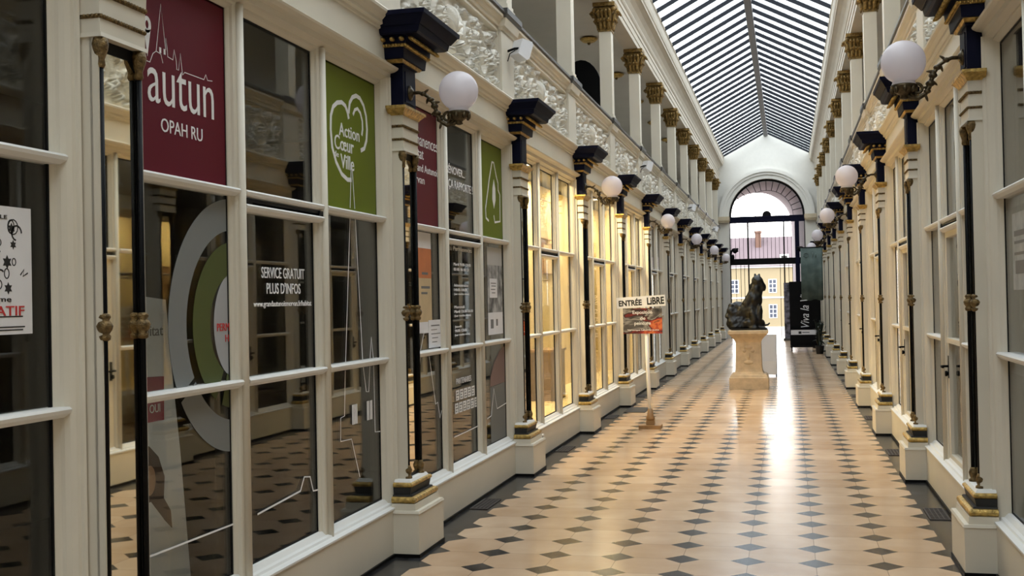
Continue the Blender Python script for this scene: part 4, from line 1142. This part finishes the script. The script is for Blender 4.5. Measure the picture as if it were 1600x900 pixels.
for body_, bx in (('Exposition', (-.12, 1.395, .12, 1.45)), ('de', (-.03, 1.335, .035, 1.375)), ('peinture', (-.10, 1.26, .10, 1.315)), ('Veronique Laborde Jaune', (-.19, 1.195, .20, 1.222))):
    link('lettering', text_mesh('lettering', body_, WHITE, bx, 'xz', -.034, bold=.01), po)

# white board behind the pedestal
r = thing('sign_board', 'plain white standing board on the floor behind the stone pedestal', 'board', (-.50, 22.95, 0))
link('panel', MB().box(-.26, .26, -.012, .012, .03, .83).mesh('white_panel', mat('white_board', (.74, .75, .79), .5)), r)
link('lower_panel', MB().box(-.26, .26, -.014, -.012, .03, .30).mesh('cream_panel', PAPER), r)
for sx_ in (-.22, .255): link('foot', MB().box(sx_ - .012, sx_ + .012, -.08, .08, 0, .04).mesh('foot', BLACK), r)
link('edge', MB().box(.26, .27, -.014, .014, .03, .83).mesh('dark_edge', CHARC), r)

# ------------------------------------------------------------------ display stand, banner, plants near the gate
r = thing('display_stand', 'black display stand with vertical white script and white strip on castors', 'display stand', (.485, 33.2, 0))
link('panel', MB().box(-.43, .43, -.03, .03, .16, 1.99).box(-.43, .43, -.30, .30, .12, .17).box(-.41, .41, -.20, -.03, .17, .47).mesh('stand_panel', BLACK), r)
link('strip', MB().box(-.41, .40, -.205, -.20, .475, .61).mesh('white_strip', PAPER), r)
link('logo', MB().box(-.20, -.12, -.207, -.205, .50, .57).box(-.10, .10, -.207, -.205, .53, .55).mesh('strip_logo', INK), r)
link('shelf', MB().box(-.42, .42, -.20, .0, .46, .475).box(-.42, .42, -.20, 0, .615, .63).mesh('shelf', BLACK), r)
link('lettering', text_mesh('lettering', 'Viva la Vie', WHITE, (.68, -.10, 1.72, .13), 'xz_up', -.032, shear=.3), r)
for sx_ in (-.39, .39):
    for sy_ in (-.27, .27): link('castor', MB().lathe([(.045, -.015), (.05, -.01), (.05, .01), (.045, .015)], 12, (sx_, sy_, .05), 'x').box(sx_ - .02, sx_ + .02, sy_ - .02, sy_ + .02, .08, .125).mesh('castor', BLACK), r)
r = thing('rollup_banner', 'narrow grey-violet standing banner near the gate beside the black stand', 'banner', (.0, 41.0, 0))
link('cloth', MB().box(-.12, .13, -.01, .01, .08, 2.05).mesh('banner_cloth', ramp_mat('violet_print', [(.4, (.02, .02, .025)), (.6, (.20, .19, .24))], 6, .6)), r)
link('base', MB().box(-.16, .17, -.12, .12, 0, .08).mesh('banner_base', RAIL), r)
r = thing('hanging_banner', 'grey-green cloth banner hanging from a rod off the right side', 'banner', (.62, ypier('R', 8) - .34, 0))
cl = MB(); n = 14
vs = []; fs = []
for i in range(n + 1):
    x = -.27 + .54 * i / n
    for z, q in ((2.80, 0), (2.1, .6), (1.47, 1)):
        vs.append((x, .015 * math.sin(i * 1.3) * q, z + (.02 * math.sin(i * .9) if q == 1 else 0)))
for i in range(n):
    for j in range(2): fs.append((i * 3 + j, i * 3 + j + 1, (i + 1) * 3 + j + 1, (i + 1) * 3 + j))
nv = len(vs); vs2 = vs + [(x, y + .006, z) for x, y, z in vs]; fs2 = [q[::-1] for q in fs] + [tuple(k + nv for k in q) for q in fs]
rim = [(i * 3 + 2, (i + 1) * 3 + 2) for i in range(n)] + [((i + 1) * 3, i * 3) for i in range(n)] + [(0, 1), (1, 2)] + [(n * 3 + 1, n * 3), (n * 3 + 2, n * 3 + 1)]
fs2 += [(a, b, b + nv, a + nv) for a, b in rim]
cl.add(vs2, fs2, True)
link('cloth', cl.mesh('banner_cloth', BANNER), r)
em = MB()
for q in range(8): em.tube([(-.14 + .06 * math.cos(q * PI / 4), -.012, 2.62 + .06 * math.sin(q * PI / 4)), (-.14 + .06 * math.cos((q + 1) * PI / 4), -.012, 2.62 + .06 * math.sin((q + 1) * PI / 4))], .008, 5)
em.tube([(.02, -.012, 2.55), (.03, -.012, 2.68)], .008, 5).tube([(.10, -.012, 2.55), (.10, -.012, 2.66)], .008, 5)
link('emblem', em.mesh('pale_emblem', mat('pale_green_print', (.16, .21, .19), .7)), r)
link('rod', MB().tube([(-.30, .003, 2.81), (.33, .003, 2.81)], .012).mesh('rod', BLACK), r)
link('stay', MB().tube([(.33, .003, 2.81), (.40, .30, 2.86)], .012).mesh('stay', BLACK), r)


def plant(label, x, y, h, seed, spread):
    rg = random.Random(seed)
    r = thing('potted_plant', label, 'plant', (x, y, 0), 0, None)
    link('pot', MB().lathe([(.09, 0), (.12, .20), (.125, .22), (.11, .22), (.10, .18)], 16).mesh('pot', CHARC), r)
    mb = MB()
    for i in range(70):
        a = rg.uniform(0, 2 * PI); hh = rg.uniform(.25, h); q = rg.uniform(.3, 1) * spread
        p0 = Vector((.04 * math.cos(a), .04 * math.sin(a), .2)); p2 = Vector((q * math.cos(a), q * math.sin(a), hh)); p1 = (p0 + p2) / 2 + Vector((0, 0, .1))
        wd = Vector((-math.sin(a), math.cos(a), 0)) * rg.uniform(.012, .028)
        tip = p2 + Vector((math.cos(a), math.sin(a), -.5)) * .06
        mb.add([p0, p1 - wd, p1 + wd, p2 - wd, p2 + wd, tip], [(0, 1, 2), (1, 3, 4, 2), (3, 5, 4)])
    link('foliage', mb.mesh('foliage', LEAF), r)


plant('dark leafy potted plant against the piers beside black display stand', .82, 31.6, .95, 1, .17)
plant('low dark potted plant at the foot of the far right piers', .80, 35.1, .7, 2, .2)

# small black cable cover at the foot of the fourth left pier
r = thing('door_mat', 'thin dark mat on the floor by the lit shop doorway', 'mat', (-2.12, 16.1, 0), 0)
link('rubber', MB().box(-.14, .14, -.35, .35, 0, .008).mesh('mat_rubber', CHARC), r)
link('edging', MB().box(-.15, -.14, -.36, .36, 0, .006).box(.14, .15, -.36, .36, 0, .006).mesh('mat_edging', BLACK), r)
r = thing('door_stop_box', 'small black box on the floor edge beside the green-sign shop pier', 'box', (XL - .085, ypier('L', 2) + .30, .0))  # solid black block put where a narrow gap beside the plinth looks dark
link('case', MB().box(-.08, .05, -.035, .035, 0, .30).mesh('black_case', BLACK), r); link('cap', MB().box(-.08, .06, -.04, .04, .30, .315).mesh('white_cap', WALLC), r)

# ------------------------------------------------------------------ gate and fanlight
g = thing('iron_gate', 'black iron gate and fanlight filling the arch at the far end', 'gate', (AX, YEND + .25, 0))
A2 = AX; AXs = AX; AX_keep = AX


def relarch(r0, r1, y0, y1, a0=0, a1=PI, n=40):
    mb = archband(r0, r1, y0, y1, a0, a1, n)
    mb.v = [(x - AX, y, z) for x, y, z in mb.v]
    return mb


link('outer_arch', relarch(1.335, 1.405, -.05, .05).mesh('outer_arch', BLACK), g)
for i in range(1, 16):
    a = PI * i / 16
    sp_ = MB().tube([(1.34 * math.cos(a), 0, AZ + 1.34 * math.sin(a)), (.98 * math.cos(a), 0, AZ + .98 * math.sin(a))], .014, 6)
    link('fan_bar', sp_.mesh('fan_bar', BLACK), g)
for q, rr in ((0, .98), (1, .68), (2, .42)): link('fan_ring', relarch(rr - .008, rr + .008, -.01, .01).mesh('fan_ring', BLACK), g)
bo_ = link('boss', MB().lathe([(.16, -.05), (.17, 0), (.16, .05)], 20).mesh('boss', BLACK), g)
bo_.rotation_euler = (PI / 2, 0, 0); bo_.location = (0, 0, AZ + .03)
link('transom', MB().box(-1.43, 1.43, -.08, .08, 4.42, 4.62).box(-1.43, 1.43, -.10, .10, 4.60, 4.66).mesh('transom', NAVY), g)
link('lower_rail', MB().box(-1.43, 1.43, -.05, .05, 2.80, 3.04).mesh('lower_rail', BLACK), g)
for i in range(19):
    x = -1.35 + i * .15
    if x < 1.02: link('bar', MB().tube([(x, 0, 3.04), (x, 0, 4.42)], .009, 6).mesh('bar', BLACK), g)
for x, rr in ((-1.41, .03), (-.72, .026), (.62, .026)): link('post', MB().box(x - rr, x + rr, -rr, rr, 0, 4.42).mesh('post', BLACK), g)
link('post', MB().box(1.03, 1.19, -.06, .06, 0, 4.42).mesh('post', NAVY), g)
link('post', MB().box(1.38, 1.43, -.04, .04, 0, 4.42).mesh('post', BLACK), g)
for x in (-1.2, -1.02, -.88): link('bar', MB().tube([(x, .02, .0), (x, .02, 2.82)], .011, 6).mesh('bar', BLACK), g)
for x in (.46, .78, .92): link('bar', MB().tube([(x, .02, .0), (x, .02, 2.82)], .011, 6).mesh('bar', BLACK), g)
for sg in (-1, 1):
    sc = MB()
    sp = [(sg * (1.38 - .0 - .16 * (1 - math.cos(t)) * .9), -.12, 3.2 + .22 * math.sin(t)) for t in np.linspace(-1.5, 2.6, 16)]
    sc.tube(sp, .04, 6); sc.ell((sg * 1.22, -.12, 3.35), (.09, .05, .10)).ell((sg * 1.30, -.12, 3.1), (.06, .05, .12)).ell((sg * 1.14, -.12, 3.42), (.06, .04, .04))
    link('bracket', sc.mesh('iron_bracket', BLACK), g)
# lilac barrel porch beyond the gate, running askew
pv = MB(); n = 24
vs = []
for y, cx, rr in ((YEND + .45, AX, 1.45), (50.5, -1.22, 1.46)):
    vs += [(cx - rr, y, 0)] + [(cx + rr * math.cos(a), y, AZ + rr * math.sin(a)) for a in np.linspace(PI, 0, n + 1)] + [(cx + rr, y, 0)]
m_ = n + 3
pv.add(vs, [(i, i + 1, m_ + i + 1, m_ + i) for i in range(m_ - 1)], False)
struct('wall_porch', pv.mesh('porch_vault', mat('porch_plaster', (.40, .35, .38), .8, noise=.05)))
# the square beyond
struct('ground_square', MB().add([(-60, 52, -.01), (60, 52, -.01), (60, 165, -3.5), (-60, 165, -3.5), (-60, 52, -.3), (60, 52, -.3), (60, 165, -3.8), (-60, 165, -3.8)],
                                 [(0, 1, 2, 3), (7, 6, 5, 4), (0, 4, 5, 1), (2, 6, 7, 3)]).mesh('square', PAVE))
bx, by = -2.5, 160.0
b = thing('building', 'pale yellow house across the square with lilac tiled roof', 'building', (bx, by, -3.5))
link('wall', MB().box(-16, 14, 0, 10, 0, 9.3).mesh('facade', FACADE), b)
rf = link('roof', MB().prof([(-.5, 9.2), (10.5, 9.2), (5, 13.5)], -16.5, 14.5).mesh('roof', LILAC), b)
rf.data.transform(Matrix(((0, 1, 0, 0), (1, 0, 0, 0), (0, 0, 1, 0), (0, 0, 0, 1)))); rf.data.flip_normals()
link('cornice', MB().box(-16.2, 14.2, -.3, 0, 9.0, 9.4).box(-16, 14, -.1, 0, 4.75, 4.95).box(-16, 14, -.12, 0, 0, .8).mesh('cornice', PAPER), b)
link('chimney', MB().box(-1.75, -.95, 3, 4.4, 11, 14.0).box(-1.85, -.85, 2.9, 4.5, 14.0, 14.3).mesh('chimney', CHIM), b)
FRW = MB().box(-.55, .55, -.06, .06, 0, 1.9).mesh('window_frame', WHITE); pn = MB()
for i in (-1, 0):
    for j in range(3): pn.box(-.45 + (i + 1) * .5, -.05 + (i + 1) * .5, -.08, -.05, .1 + j * .6, .6 + j * .6)
PNM = pn.mesh('window_panes', mat('far_glass', (.05, .06, .09), .2))
for x in (-10.3, -4.6, .55, 6.0):
    for z in (2.0, 5.5):
        f = link('window', FRW, b, (x, 0, z)); link('pane', PNM, f)
dm = MB().box(-.6, .6, -.2, .8, 9.6, 10.8).mesh('dormer', WHITE)
for x in (2.2,): link('dormer', dm, b, (x, 0, 0)); link('dormer_pane', MB().box(x - .4, x - .05, -.24, -.2, 9.8, 10.6).box(x + .05, x + .4, -.24, -.2, 9.8, 10.6).mesh('dormer_pane', CHARC), b)
